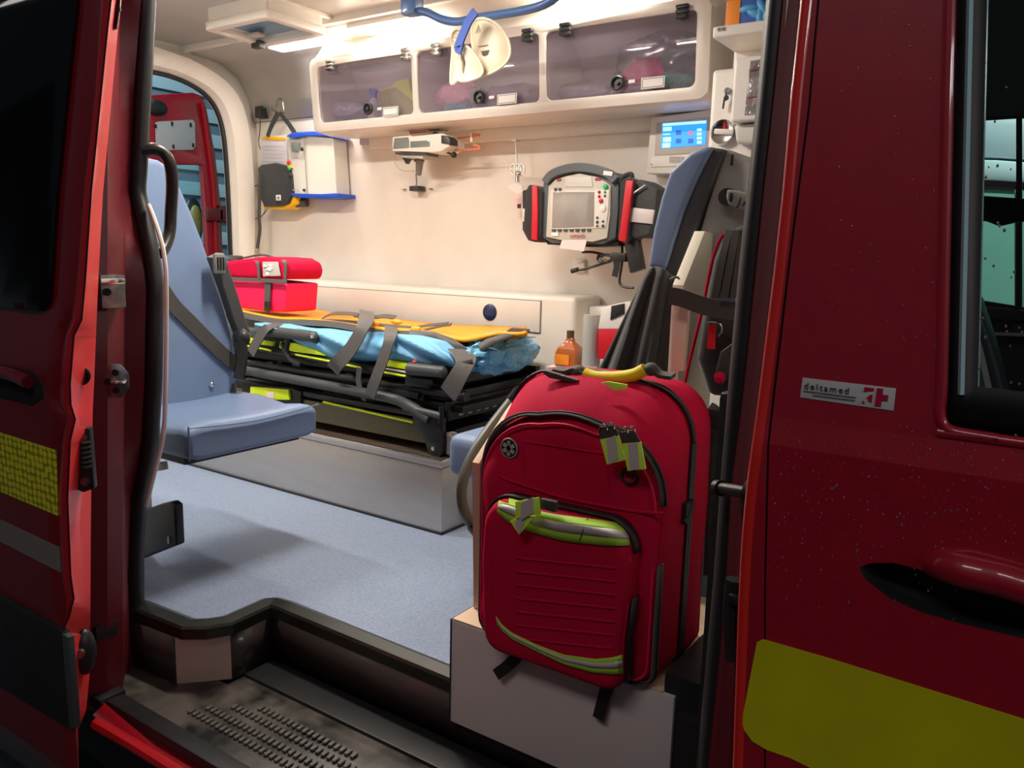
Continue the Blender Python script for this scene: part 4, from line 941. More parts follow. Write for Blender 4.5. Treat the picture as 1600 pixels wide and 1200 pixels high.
# cream board right
t = thing('cream_headboard', 'cream board with slanted top held upright by a black strap beside the black backpack', 'board', P(1060, 580, X=-0.56))
XB2 = -0.61
bp = [P(x, y, X=XB2) for x, y in ((1051, 445), (1085, 361))]
y_b = P(1130, 367, X=XB2 + 0.022).y
pr2 = [V((XB2, bp[0].y, 0.4)), bp[0], bp[1], V((XB2, y_b, bp[1].z - 0.006)), V((XB2, y_b - 0.02, 0.4))]
b = B(); b.prism(pr2, (0.022, 0, 0), 0.001); b.obj('board', creambrd, t)
b = B(); b.prism([P(x, y, Y=1.375) for x, y in ((1050, 470), (1076, 476), (1068, 580), (1048, 580))], (0, 0.012, 0), 0.001); b.obj('lower_front_edge', mat('peach_edge', (0.74, 0.56, 0.46), 0.5), t)
# strap
b = B(); b.ribbon([P(x, y, Y=1.345) for x, y in ((1046, 462), (1066, 466), (1100, 478), (1145, 486), (1172, 484))], 0.031, 0.003, (0.1, 0, 1)); sp_ = b.obj('retaining_strap', webb)
tag(sp_, 'black retaining strap across the cream headboard and black backpack', 'strap')
b = B(); b.tube([P(x, y, Y=1.34) for x, y in ((1047, 437), (1057, 433), (1062, 436))], 0.0022, 6, 3); b.box(P(1136, 468, Y=1.335), (0.03, 0.004, 0.006)); b.obj('wire_buckle', chrome, sp_)

# ---------------------------------------------------------------- attendant seat on the right (faces left)
t = thing('attendant_seat', 'blue-grey attendant seat with grey shell at the front bulkhead', 'seat', (-0.75, 1.6, 0))
def poly(nm, m, pts, Y, d, bev, par, seg=3, ang=38):
    b = B(); b.prism([P(x, y, Y=Y) for x, y in pts], (0, d, 0), bev, seg); return b.obj(nm, m, par, angle=ang)
poly('backrest_foam', vinyl, ((1078, 238), (1102, 229), (1116, 229), (1098, 262), (1082, 295), (1066, 335), (1052, 380), (1040, 421), (1012, 417), (1020, 360), (1032, 310), (1046, 268)), 1.57, 0.36, 0.012, t, 4, 60)
poly('side_bolster', mat('textured_black_vinyl', (0.05, 0.055, 0.06), 0.5, bump=0.5, scale=120, dist=0.002), ((1112, 230), (1134, 233), (1122, 262), (1106, 305), (1090, 350), (1076, 395), (1062, 440), (1055, 580), (980, 580), (1020, 425), (1040, 421), (1054, 375), (1068, 335), (1084, 295)), 1.575, 0.35, 0.008, t, 3)
poly('back_shell', mat('grey_seat_shell', (0.27, 0.27, 0.26), 0.45, bump=0.1, scale=60), ((1133, 231), (1152, 240), (1162, 252), (1166, 270), (1168, 400), (1150, 430), (1085, 430), (1090, 372), (1104, 322), (1120, 270)), 1.585, 0.33, 0.010, t, 3)
c = P(1144, 250, Y=1.57); b = B(); b.box(c, (0.006, 0.006, 0.022), bevel=0.002); b.obj('shell_slot', blackp, t)
b = B(); b.disc(P(1138, 308, Y=1.568), (0, 1, 0), 0.017, 0.02, 20); b.obj('armrest_pivot', blackp, t)
ab = poly('armrest_bracket', midg, ((1136, 296), (1150, 297), (1200, 312), (1200, 340), (1150, 326), (1138, 320), (1134, 308)), 1.545, 0.014, 0.004, t)
b = B(); b.box(P(1142, 308, Y=1.543), (0.007, 0.006, 0.018), bevel=0.003); b.obj('bracket_hole', blackp, ab)
text_mesh('JA', 0.022, P(1152, 320, Y=1.5435), (1, 0, -0.25), (0.25, 0, 1), blackp, 'bracket_letters', ab, spacing=1.3)
# seat cushion seen under the slanted board
b = B(); b.bb(-1.20, -0.75, 1.50, 1.92, 0.30, 0.405, 0.03, 4); cu2 = b.obj('seat_cushion', vinyl, t, angle=60)
b = B(); b.bb(-1.05, -0.6, 1.52, 1.88, 0.20, 0.31, 0.02); b.obj('seat_frame', blackp, t)
b = B(); b.bb(-0.9, -0.6, 1.6, 1.8, 0.0, 0.21, 0.02); b.obj('pedestal', darkg, t)
# black folded cover hanging in front of the seat
b = B(); rows_ = []
topc = [(1003, 440), (1012, 422), (1024, 416), (1038, 420), (1050, 432), (1060, 442)]
for j in range(14):
    v = j / 13; row = []
    for i in range(30):
        u = i / 29
        tx = interp([(k / 5, p[0]) for k, p in enumerate(topc)], u); ty = interp([(k / 5, p[1]) for k, p in enumerate(topc)], u)
        bx = 905 + (1056 - 905) * u; by = 640
        fold = 0.012 * math.sin(u * 19) * (0.3 + v) + 0.007 * math.sin(u * 43 + 2) * v
        row.append(P(tx + (bx - tx) * v, ty + (by - ty) * v, Y=1.53 + fold - 0.02 * math.sin(math.pi * u)))
    rows_.append(row)
b.grid(rows_)
cov = b.obj('folded_cover', blackcloth, solid=0.004, angle=60)
tag(cov, 'black folded cloth cover hanging against the attendant seat', 'cover')
# ---------------------------------------------------------------- black backpack right
t = thing('black_backpack', 'black and red backpack squeezed behind the door pillar beside the cream board', 'backpack', P(1130, 580, Y=1.4))
poly('main_body', blackcloth, ((1128, 372), (1150, 352), (1185, 345), (1190, 620), (1105, 620), (1085, 560), (1100, 470), (1112, 405)), 1.41, 0.17, 0.02, t, 4, 50)
b = B(); b.tube([P(x, y, Y=1.43) for x, y in ((1130, 366), (1120, 385), (1110, 420), (1098, 480), (1086, 530), (1074, 580), (1068, 610))], 0.0032, 8, 5); b.obj('red_piping', bagred, t)
b = B()
for k, (xa, xb) in enumerate(((1140, 1116), (1152, 1130), (1162, 1146))):
    b.ribbon([P(xa, 360, Y=1.395 - 0.004 * k), P((xa + xb) / 2 + 2, 400, Y=1.385), P(xb, 470, Y=1.38)], 0.012, 0.004, (1, 0, 0))
b.obj('shoulder_webbing', webb, t)
poly('grey_pad', mat('dark_mesh_pad', (0.035, 0.035, 0.036), 0.6, bump=0.4, scale=200), ((1128, 385), (1146, 372), (1142, 420), (1132, 455), (1122, 455)), 1.39, 0.01, 0.003, t)
tg = poly('red_tag', redp, ((1106, 508), (1118, 508), (1116, 546), (1104, 545)), 1.38, 0.005, 0.001, t)
b = B(); b.tube([P(x, y, Y=1.38) for x, y in ((1105, 505), (1112, 504), (1125, 507), (1127, 518), (1122, 525))], 0.002, 6, 4); b.obj('metal_ring', chrome, t)
poly('grey_pocket', mat('dark_mesh_pad', (0, 0, 0)), ((1125, 550), (1145, 535), (1150, 575), (1128, 600), (1118, 580)), 1.385, 0.01, 0.003, t)
b = B(); b.sphere(P(1124, 590, Y=1.375), (0.010, 0.006, 0.010), noise=0.2); b.obj('red_toggle', bagred, t)

# ---------------------------------------------------------------- RED BACKPACK
pk = thing('red_backpack', 'large red emergency backpack with lime reflective bands standing on the white box', 'backpack', (-0.62, 1.18, ztop))
XC = -0.618
def arch(hw, zt, zb, r, n=9, xc=XC, rb=0.03, bow=0.0):
    out = []
    for k in range(n + 1):   # right top corner -> left top corner
        a = math.pi / 2 * k / n; out.append((xc + hw - r + r * math.cos(a), zt - r + r * math.sin(a)))
    m = 6
    for k in range(1, m): 
        u = k / m; out.append((xc + (hw - r) * (1 - 2 * u), zt + bow * math.sin(math.pi * u)))
    for k in range(n + 1):
        a = math.pi / 2 + math.pi / 2 * k / n; out.append((xc - hw + r + r * math.cos(a), zt - r + r * math.sin(a)))
    for u in (0.35, 0.7): out.append((xc - hw, zt - r + (zb + rb - zt + r) * u))
    for k in range(5):
        a = math.pi + math.pi / 2 * k / 4; out.append((xc - hw + rb + rb * math.cos(a), zb + rb + rb * math.sin(a)))
    for k in range(5):
        a = 1.5 * math.pi + math.pi / 2 * k / 4; out.append((xc + hw - rb + rb * math.cos(a), zb + rb + rb * math.sin(a)))
    for u in (0.3, 0.65): out.append((xc + hw, zb + rb + (zt - r - zb - rb) * u))
    return out
def loft(levels, xc=XC, sub=True):
    b = B(); secs = []
    for (y, hw, zt, zb, r, bow) in levels:
        secs.append([V((x, y + 0.006 * math.sin(z * 25 + x * 9), z)) for x, z in arch(hw, zt, zb, r, xc=xc, bow=bow)])
    b.sections(secs); return b
zb = H - (H - ztop - 0.001) / 1.065
b = loft([(1.078, 0.10, 0.50, zb + 0.06, 0.09, 0.0), (1.070, 0.135, 0.545, zb + 0.03, 0.10, 0.004), (1.074, 0.155, 0.565, zb + 0.012, 0.11, 0.006), (1.085, 0.163, 0.580, zb + 0.004, 0.11, 0.008)])
fc_ = b.obj('front_compartment', bagred, pk, angle=60)
b = loft([(1.083, 0.158, 0.575, zb + 0.008, 0.11, 0.008), (1.092, 0.164, 0.588, zb + 0.002, 0.11, 0.009), (1.115, 0.168, 0.612, zb, 0.11, 0.010), (1.15, 0.170, 0.636, zb, 0.095, 0.010), (1.172, 0.170, 0.645, zb, 0.088, 0.008), (1.18, 0.164, 0.642, zb + 0.004, 0.085, 0.008)])
b.obj('middle_body', bagred, pk, angle=60)
b = loft([(1.178, 0.163, 0.638, zb + 0.004, 0.085, 0.006), (1.19, 0.171, 0.645, zb, 0.08, 0.006), (1.22, 0.174, 0.649, zb, 0.075, 0.005), (1.255, 0.172, 0.647, zb, 0.075, 0.004), (1.27, 0.160, 0.636, zb + 0.01, 0.10, 0.004), (1.276, 0.13, 0.60, zb + 0.04, 0.09, 0.0)])
b.obj('rear_body', bagred, pk, angle=60)
b = loft([(1.272, 0.165, 0.62, zb + 0.01, 0.09, 0.0), (1.288, 0.160, 0.61, zb + 0.01, 0.09, 0.0), (1.296, 0.14, 0.58, zb + 0.03, 0.09, 0.0)]); b.obj('back_pad', blackcloth, pk, angle=60)
def ringstrip(y0, y1, hw, zt, r, m, nm, par, bow=0.009, k0=0, k1=None, thick=0.003, zbot=None):
    o = arch(hw, zt, zbot if zbot else zb, r, bow=bow); o = o[k0:k1]
    b = B(); b.grid([[V((x, y0, z)) for x, z in o], [V((x, (y0 + y1) / 2, z)) for x, z in arch(hw + 0.002, zt + 0.002, zbot if zbot else zb, r, bow=bow)[k0:k1]], [V((x, y1, z)) for x, z in o]])
    return b.obj(nm, m, par, solid=thick)
ringstrip(1.078, 1.097, 0.1662, 0.5885, 0.11, webg, 'front_zip', pk)
zc_ = ringstrip(1.083, 1.0875, 0.1685, 0.590, 0.11, blackp, 'zip_coil', pk)
ringstrip(1.171, 1.184, 0.1712, 0.6480, 0.086, blackp, 'rear_zip', pk)
# full front piping line
b = B(); o = arch(0.1595, 0.5755, zb + 0.01, 0.11, bow=0.007); b.tube([V((x, 1.0745, z)) for x, z in o] , 0.0022, 6, 0); b.obj('red_piping', bagpink, pk)
# wide black side panel behind the zip on the right (dark band)
b = B()
rr = arch(0.170, 0.612, zb, 0.11, bow=0.01)
idx = [k for k, (x, z) in enumerate(rr) if x > XC + 0.08 and z > 0.40]
pts_ = [P(x, y, X=XC + 0.1735) for x, y in ((1062, 655), (1068, 700), (1072, 760), (1074, 850), (1073, 950), (1068, 1040))]
b.ribbon([V((XC + 0.1725, 1.178, z)) for z in (0.56, 0.5, 0.4, 0.3, 0.2, zb + 0.02)], 0.020, 0.003, (0, 1, 0)); b.obj('side_band', blackp, pk)
b = B(); b.box((XC + 0.172, 1.165, 0.455), (0.012, 0.03, 0.028), bevel=0.004); b.tube([V((XC + 0.176, 1.178, 0.47)), V((XC + 0.178, 1.165, 0.445)), V((XC + 0.176, 1.145, 0.44))], 0.004, 8, 4); b.obj('side_buckle', blackp, pk)
# straps on the far right (shoulder harness)
b = B(); b.ribbon([P(x, y, Y=1.285) for x, y in ((1106, 640), (1117, 650), (1121, 690), (1118, 760), (1112, 900))], 0.028, 0.005, (1, 0.2, 0)); b.obj('harness_strap', webb, pk)
b = B(); b.box(P(1116, 655, Y=1.26), (0.03, 0.012, 0.035), bevel=0.004); b.obj('harness_buckle', blackp, pk)
# top handle
b = B(); b.tube([P(x, y, Y=1.165) for x, y in ((914, 584), (930, 589), (960, 590), (990, 586), (1008, 577))], 0.0105, 12, 5); hd = b.obj('top_handle', yellow, pk)
b = B()
b.ribbon([P(x, y, Y=1.17) for x, y in ((868, 577), (885, 580), (900, 576), (915, 584))], 0.02, 0.007, (0, 1, 0.2)); b.sphere(P(904, 581, Y=1.17), (0.013, 0.012, 0.011))
b.obj('handle_webbing', webb, pk); b = B()
b.ribbon([P(x, y, Y=1.175) for x, y in ((1008, 577), (1020, 576), (1032, 585), (1052, 588))], 0.02, 0.006, (0, 1, 0.2)); b.sphere(P(1017, 577, Y=1.17), (0.012, 0.012, 0.011)); b.obj('handle_webbing', webb, pk)
b = B(); b.prism([P(x, y, Y=1.135) for x, y in ((842, 579), (852, 579), (902, 594), (896, 598), (858, 591))], (0, 0.012, 0), 0.002); b.obj('black_flap', webb, pk)
b = B(); b.prism([P(x, y, Y=1.12) for x, y in ((938, 598), (950, 596), (980, 601), (978, 608), (960, 611), (948, 603))], (0, 0.004, 0), 0.001); b.obj('lime_tab', lime, pk)
def tagp(nm, quad, Y, pull):
    b = B(); q_ = [P(x, y, Y=Y) for x, y in quad]; b.prism(q_, (0, 0.003, 0), 0.0008); o = b.obj(nm, lime, pk)
    c_ = sum(q_, V()) / 4
    ins = [c_ + V(((p - c_).x * 0.5, -0.0012, (p - c_).z * 0.96)) for p in q_]
    b = B(); b.prism(ins, (0, 0.0012, 0)); b.obj('silver_inlay', silver, o)
    if pull:
        b = B(); b.prism([P(x, y, Y=Y - 0.0005) for x, y in pull], (0, 0.004, 0), 0.001); b.obj('tag_loop', webb, o)
    return o
tagp('zip_tag', ((937, 685), (966, 679), (977, 719), (948, 726)), 1.048, ((935, 668), (960, 664), (966, 681), (936, 687)))
tagp('zip_tag', ((972, 691), (1001, 690), (1009, 733), (980, 736)), 1.046, ((967, 676), (990, 672), (1000, 691), (972, 693)))
b = B()
for x_, y_ in ((942, 668), (953, 666), (974, 672), (985, 671)): b.tube([P(x_ - 6, y_ + 3, Y=1.046), P(x_ - 2, y_ - 4, Y=1.044), P(x_ + 5, y_ - 3, Y=1.044), P(x_ + 7, y_ + 4, Y=1.046)], 0.0016, 6, 3)
b.obj('zip_pull', chrome, pk)
# front panel details
YF_ = 1.066
b = B(); b.tube([hit([fc_], x, y, 0.001) for x, y in ((817, 690), (870, 697), (905, 703), (945, 709))], 0.0017, 6, 3); b.tube([hit([fc_], 817, y, 0.001) for y in (690, 705, 725, 742)], 0.0012, 6, 0); b.tube([hit([fc_], 949, y, 0.001) for y in (710, 735, 768)], 0.0012, 6, 0); b.obj('pocket_seam', bagdeep, pk)
b = B(); b.tube([hit([fc_], x, y, 0.001, 1.07) for x, y in ((780, 744), (800, 752), (830, 762), (860, 772), (900, 782), (940, 790), (1000, 800), (1040, 802))], 0.0024, 6, 4); b.obj('lower_seam', bagdeep, pk)
c = hit([fc_], 796, 700, 0.004)
b = B(); b.disc(c, (0, 1, 0), 0.0165, 0.004, 28); bdg = b.obj('round_badge', mat('black_badge', (0.015, 0.015, 0.015), 0.5), pk)
b = B()
for k in range(3):
    a = math.pi / 3 * k + math.pi / 2; b.box(c + V((0, -0.0026, 0)), (0.0062, 0.0008, 0.025), Matrix.Rotation(a + math.pi / 2, 3, 'Y'))
bs = b.obj('badge_star', mat('badge_grey', (0.42, 0.40, 0.38), 0.5), bdg)

def torus(c, R_, r, m, nm, par):
    b = B(); n = 28; pts = [c + V((R_ * math.cos(2 * math.pi * k / n), 0, R_ * math.sin(2 * math.pi * k / n))) for k in range(n + 1)]; b.tube(pts, r, 6, 0); return b.obj(nm, m, par)
torus(c + V((0, -0.001, 0)), 0.0160, 0.0013, MATS['badge_grey'], 'badge_rim', bdg)
b = B(); b.tube([c + V((0.0006 * math.sin(k), -0.0034, -0.009 + 0.002 * k)) for k in range(10)], 0.0006, 5, 0); b.obj('badge_staff', blackp, bdg)
c = hit([fc_], 984, 744, 0.002); torus(c, 0.0125, 0.0028, blackp, 'round_port', pk)
b = B(); b.box(c + V((0, 0, 0.002)), (0.012, 0.003, 0.006), bevel=0.001); b.obj('port_slot', blackp, pk)
# lower bulging pocket
XP = (P(768, 800, Y=1.05).x + P(990, 840, Y=1.05).x) / 2; HP = (P(992, 840, Y=1.05).x - P(768, 800, Y=1.05).x) / 2
ztp = P(880, 797, Y=1.05).z
def ploft(levels):
    b = B(); secs = []
    for (y, hw, dz, dzb, r) in levels:
        secs.append([V((x + 0.004 * math.sin((z - 0.3) * 26) * (1 if x > XP else -0.4), y - 0.010 * math.sin(math.pi * min(1, max(0, (z - zb) / 0.29))), z + 0.03 * (x - XP) * (0.2))) for x, z in arch(hw, ztp + dz, zb + dzb, r, xc=XP, rb=0.03)])
    b.sections(secs); return b
b = ploft([(1.036, HP * 0.86, -0.024, 0.03, 0.04), (1.033, HP * 0.94, -0.010, 0.010, 0.04), (1.037, HP * 0.98, -0.003, 0.002, 0.04), (1.048, HP, 0.0, 0.0, 0.04), (1.075, HP, 0.0, 0.0, 0.04)])
po = b.obj('lower_pocket', bagred, pk, angle=60)
def pring(y0, y1, g, m, nm):
    o = arch(HP + g, ztp + g, zb - 0.0, 0.04 + g, xc=XP)
    f_ = lambda x, z, y: V((x + 0.004 * math.sin((z - 0.3) * 26) * (1 if x > XP else -0.4), y - 0.010 * math.sin(math.pi * min(1, max(0, (z - zb) / 0.29))), z + 0.006 * (x - XP)))
    o = [p for p in o if p[1] > zb + 0.012]
    # start from bottom right, go over the top
    o2 = o
    b = B(); b.grid([[f_(x, z, y0) for x, z in o2], [f_(x, z, y1) for x, z in o2]]); return b.obj(nm, m, po, solid=0.003)
pring(1.049, 1.070, 0.0045, blackp, 'pocket_zip')
b = B(); o = [p for p in arch(HP * 0.985, ztp - 0.003, zb, 0.05, xc=XP)]; 
b.tube([V((x + 0.004 * math.sin((z - 0.3) * 26) * (1 if x > XP else -0.4), 1.046 - 0.010 * math.sin(math.pi * min(1, max(0, (z - zb) / 0.29))), z + 0.006 * (x - XP))) for x, z in o if z > zb + 0.015], 0.0022, 6, 0); b.obj('pocket_piping', bagpink, po)
def bandh(nm, m, tp, bt, par, off=0.003, d=0.0015, nv=4, nu=24):
    b = B(); rows = []
    for j in range(nv + 1):
        v = j / nv; row = []
        for i in range(nu + 1):
            x0_, x1_ = tp[0][0], tp[-1][0]; xb0, xb1 = bt[0][0], bt[-1][0]; u = i / nu
            xt = x0_ + (x1_ - x0_) * u; xb_ = xb0 + (xb1 - xb0) * u
            row.append(hit([po, fc_], xt + (xb_ - xt) * v, interp([(p[0], p[1]) for p in tp], xt) * (1 - v) + interp([(p[0], p[1]) for p in bt], xb_) * v, off, 1.03))
        rows.append(row)
    b.grid(rows); return b.obj(nm, m, par, solid=d)
tp = [(779, 783), (790, 777), (812, 783), (840, 798), (870, 804), (900, 808), (940, 813), (965, 817), (982, 826)]
bt = [(777, 800), (790, 814), (812, 825), (838, 834), (870, 843), (900, 848), (940, 852), (965, 853), (984, 852)]
o1 = bandh('upper_reflective_band', limeband, tp, bt, po)
mx_ = lambda f_: [(a[0] * (1 - f_) + c_[0] * f_, a[1] * (1 - f_) + c_[1] * f_) for a, c_ in zip(tp, bt)]
bandh('silver_stripe', silver, mx_(0.30), mx_(0.66), o1, 0.0045, 0.0008, 2)
b = B(); b.tube([hit([po], 918, 810, 0.0055), hit([po], 911, 828, 0.006), hit([po], 905, 845, 0.0055)], 0.0007, 5, 0); b.obj('stitch_line', webb, o1)
tp = [(775, 963), (784, 976), (800, 989), (840, 1008), (880, 1023), (930, 1030), (960, 1027), (972, 1023)]
bt = [(777, 976), (787, 988), (802, 1000), (840, 1019), (880, 1038), (925, 1051), (960, 1054), (974, 1052)]
o1 = bandh('lower_reflective_band', limeband, tp, bt, po)
bandh('silver_stripe', silver, mx_(0.30), mx_(0.66), o1, 0.0045, 0.0008, 2)
for j in range(7):
    y_ = 872 + 21 * j
    tp = [(806, y_ - 2), (962, y_ + 14)]; bt = [(806, y_ + 2.5), (962, y_ + 18.5)]
    bandh('webbing_row', bagdeep, tp, bt, po, 0.0002, 0.0007, 2, 12)
tagp('pocket_tag', ((805, 784), (842, 777), (844, 804), (805, 811)), 1.005, None)
tagp('pocket_tag', ((797, 815), (808, 808), (836, 806), (811, 836)), 1.008, None)
b = B(); b.box(P(858, 789, Y=1.015), (0.03, 0.01, 0.018), bevel=0.004); b.obj('tag_loop', webb, pk)
# bottom straps over the edge of the box
for pts_, lab_ in ((((818, 1010), (808, 1025), (794, 1040), (775, 1054)), 0), (((953, 1064), (945, 1085), (935, 1123)), 1)):
    pts_ = ((pts_[0][0] + 5, pts_[0][1] - 10),) + tuple(pts_)
    b = B(); b.ribbon([P(x, y, Y=1.086 - 0.003 * k) for k, (x, y) in enumerate(pts_)], (0.022, 0.020), 0.003, (1, 0, -0.4)); b.obj('bottom_strap', blackp, pk)

# set the finished pack down on the box: move and enlarge it slightly about one point
K_ = 1.065
def rescale(root, k, piv):
    for o in root.children_recursive:
        o.data.transform(Matrix.Scale(k, 4)) if o.data.users == 1 else None
        o.location = piv + (V(o.location) - piv) * k
        for m_ in o.modifiers:
            if m_.type == 'SOLIDIFY': m_.thickness *= k
    root.location = piv + (V(root.location) - piv) * k
    for o in root.children_recursive:
        o.matrix_parent_inverse = Matrix.Translation(-V(o.parent.location))
rescale(pk, K_, V((0, 0, H)))

# ================================================================ WALL LOCKERS
lk = thing('wall_locker', 'long cream overhead locker with three smoked flap lids on the far wall', 'locker', (-1.82, 2.58, 1.30))
YL = 2.45
zbL, ztL = 1.355, 1.585
xL0, xL1 = -2.665, -0.955
# housing: underside, back, ends, header, dividers
secp = [(2.428, zbL + 0.004), (2.426, zbL - 0.012), (2.445, zbL - 0.028), (2.52, zbL - 0.034), (2.62, zbL - 0.030), (2.698, zbL - 0.024), (2.698, zbL - 0.014), (2.62, zbL - 0.018), (2.53, zbL - 0.02), (2.475, zbL - 0.012), (2.444, zbL + 0.004)]
b = B(); b.sections([[V((x, y, z)) for y, z in secp] for x in (xL0 - 0.01, xL1 + 0.01)]); b.obj('underside', cream, lk)
b = B(); b.bb(-2.60, xL1, 2.672, 2.70, zbL - 0.075, zbL - 0.02, 0.010, 3); b.obj('wall_band', cream, lk)
hp_ = [(2.412, ztL), (2.414, ztL + 0.012), (2.46, ztL + 0.065), (2.49, 1.693), (2.56, 1.66), (2.52, 1.62), (2.45, ztL + 0.004)]
b = B(); b.sections([[V((x, y, z)) for y, z in hp_] for x in (xL0 - 0.01, xL1 + 0.01)]); b.obj('header', cream, lk)
b = B(); b.bb(xL0, xL1, 2.685, 2.695, zbL - 0.05, 1.55); b.obj('back_panel', mat('locker_inner', (0.55, 0.50, 0.55), 0.6), lk)
sidep = [(2.45, zbL - 0.012), (2.43, ztL + 0.01), (2.47, ztL + 0.07), (2.60, 1.64), (2.69, 1.50), (2.69, zbL - 0.022), (2.5, zbL - 0.032)]
dv = [P(506, 194, Y=YL).x - 0.012, P(658, 178, Y=YL).x, P(855, 160, Y=YL).x, P(1092, 142, Y=YL).x + 0.010]
for k, x in enumerate(dv):
    b = B(); w_ = 0.010
    b.prism([V((x - w_ / 2 - (0.006 if k == 0 else 0), y + 0.002, z)) for y, z in sidep], (w_ + (0.006 if k == 0 else 0), 0, 0), 0.005, 3); b.obj('end_panel' if k in (0, 3) else 'divider', cream, lk)
lids = [((500, 97), (650, 84), (655, 181), (511, 193)), ((662, 84), (851, 59), (851, 160), (664, 178)), ((861, 57), (1091, 31), (1090, 142), (861, 160))]
hx = [((516, 106), (634, 89)), ((681, 82), (824, 59)), ((883, 50), (1066, 23))]
kn = [(575, 170), (748, 152), (965, 130)]
sl = [((587, 170), (598, 165, 622, 183)), ((762, 152), (777, 146, 807, 163)), ((981, 127), (1002, 118, 1038, 140))]
latchm = mat('lid_latch_black', (0.03, 0.033, 0.035), 0.35)
for k, q4 in enumerate(lids):
    xa, xb = dv[k] + 0.009, dv[k + 1] - 0.008
    rows_ = []
    for j in range(7):
        v = j / 6; z = zbL - 0.004 + (ztL + 0.006 - zbL) * v; y = 2.436 - 0.018 * v - 0.012 * math.sin(math.pi * v)
        rows_.append([V((xa + (xb - xa) * i / 8, y, z)) for i in range(9)])
    b = B(); b.grid(rows_)
    lid = b.obj('flap_lid', smoked, lk)
    for (hxp, hyp) in hx[k]:
        c = P(hxp, hyp, Y=2.392); c.z = max(c.z, ztL - 0.01)
        b = B()
        for q_ in range(3): b.box(c + V((0, 0.0, -0.014 + 0.014 * q_)), (0.040, 0.018, 0.012), bevel=0.004)
        b.box(c + V((0, 0.006, 0)), (0.022, 0.02, 0.042), bevel=0.003); b.obj('hinge', chrome if hxp < 700 else latchm, lid)
    c = P(*kn[k], Y=2.412)
    b = B(); b.lathe([(0, 0.004), (0.016, 0.004), (0.0165, -0.004), (0.020, -0.006), (0.024, -0.002), (0.024, 0.006), (0, 0.006)], c + V((0, -0.002, 0)), (0, 1, 0), 24); kb = b.obj('round_latch', latchm, lid)
    b = B(); b.box(c + V((0, -0.006, 0)), (0.012, 0.004, 0.012), Matrix.Rotation(0.7, 3, 'Y'), 0.001); b.obj('latch_key', darkg, kb)
    (ax_, ay_), (x0_, y0_, x1_, y1_) = sl[k]
    c1 = P(ax_ + 6, ay_, Y=2.410); b = B(); b.box(c1, (0.022, 0.001, 0.010)); b.obj('small_label', paper, lid)
    c2 = P((x0_ + x1_) / 2, (y0_ + y1_) / 2, Y=2.410); W_ = (P(x1_, y1_, Y=2.425) - P(x0_, y1_, Y=2.425)).length; H_ = 0.034
    b = B(); b.box(c2, (W_, 0.0012, H_)); pl2 = b.obj('label_plate', paper, lid)
    b = B()
    for s_ in (-1, 1):
        b.box(c2 + V((0, -0.001, s_ * (H_ / 2 - 0.004))), (W_ - 0.006, 0.0006, 0.0016)); b.box(c2 + V((s_ * (W_ / 2 - 0.004), -0.001, 0)), (0.0016, 0.0006, H_ - 0.006))
    b.obj('label_border', ink, pl2)
b = B(); b.bb(xL0, xL1, 2.46, 2.69, zbL - 0.018, zbL - 0.010); b.obj('shelf', mat('locker_inner', (0, 0, 0)), lk)
holes_ = []
for k in range(3):
    xa, xb = dv[k] + (0.020 if k == 0 else 0.013), dv[k + 1] - (0.013 if k < 2 else 0.012)
    holes_.append(rrect((xa + xb) / 2, (zbL + 0.006 + ztL - 0.004) / 2, xb - xa, ztL - 0.004 - zbL - 0.006, 0.022))
fo_ = rrect((dv[0] - 0.022 + dv[3] + 0.03) / 2, (zbL - 0.030 + ztL + 0.03) / 2, dv[3] + 0.03 - dv[0] + 0.022, ztL + 0.03 - zbL + 0.030, 0.035)
b = B(); b.plate_holes(fo_, holes_, lambda a, c: V((a, 2.430 - 0.018 * (c - zbL) / 0.23 - 0.012 * math.sin(math.pi * min(1, max(0, (c - zbL) / 0.23))), c))); b.obj('front_frame', cream, lk, solid=0.012, bevel=0.003)
# things inside the lockers
def blob(name, m, px, py, Y, r, label, cat, group=None, rot=0.0, amp=0.25, seed=0):
    c = P(px, py, Y=Y); bb_ = bmesh.new(); bmesh.ops.create_icosphere(bb_, subdivisions=3, radius=1)
    for v in bb_.verts:
        n_ = noise.noise(v.co * 1.7 + V((seed, 0, 0))) * amp + noise.noise(v.co * 4 + V((0, seed, 0))) * amp * 0.5
        v.co = Matrix.Rotation(rot, 3, 'Y') @ V((v.co.x * r[0], v.co.y * r[1], v.co.z * r[2])) * (1 + n_) + c
    lo_ = min(v.co.z for v in bb_.verts); fl_z = zbL - 0.009
    for v in bb_.verts: v.co.z = max(v.co.z, fl_z)
    b = B(); b.merge(bb_); return tag(b.obj(name, m, angle=30), label, cat, group)
t = thing('squeeze_bottle', 'small clear bottle with bright blue cap inside the left locker', 'bottle', P(584, 155, Y=2.55))
c = P(584, 150, Y=2.55); c.z = zbL - 0.009
b = B(); b.lathe([(0.022, 0), (0.024, 0.01), (0.024, 0.09), (0.014, 0.115), (0.011, 0.12)], c, n=18); b.obj('bottle_body', mat('milky_plastic', (0.6, 0.55, 0.62), 0.3), t)
b = B(); b.lathe([(0.013, 0.12), (0.013, 0.135), (0.02, 0.15), (0.018, 0.155), (0.0, 0.155)], c, n=18); b.obj('cap', bluet, t)
c = P(622, 158, Y=2.53)
t = thing('yellow_packet', 'yellow-green packet leaning in the right half of the left locker', 'packet', c)
b = B(); b.prism([P(x, y, Y=2.52) for x, y in ((593, 141), (612, 133), (618, 126), (637, 121), (641, 138), (650, 163), (648, 176), (600, 180))], (0, 0.05, 0), 0.008); b.obj('packet_body', limebag, t)
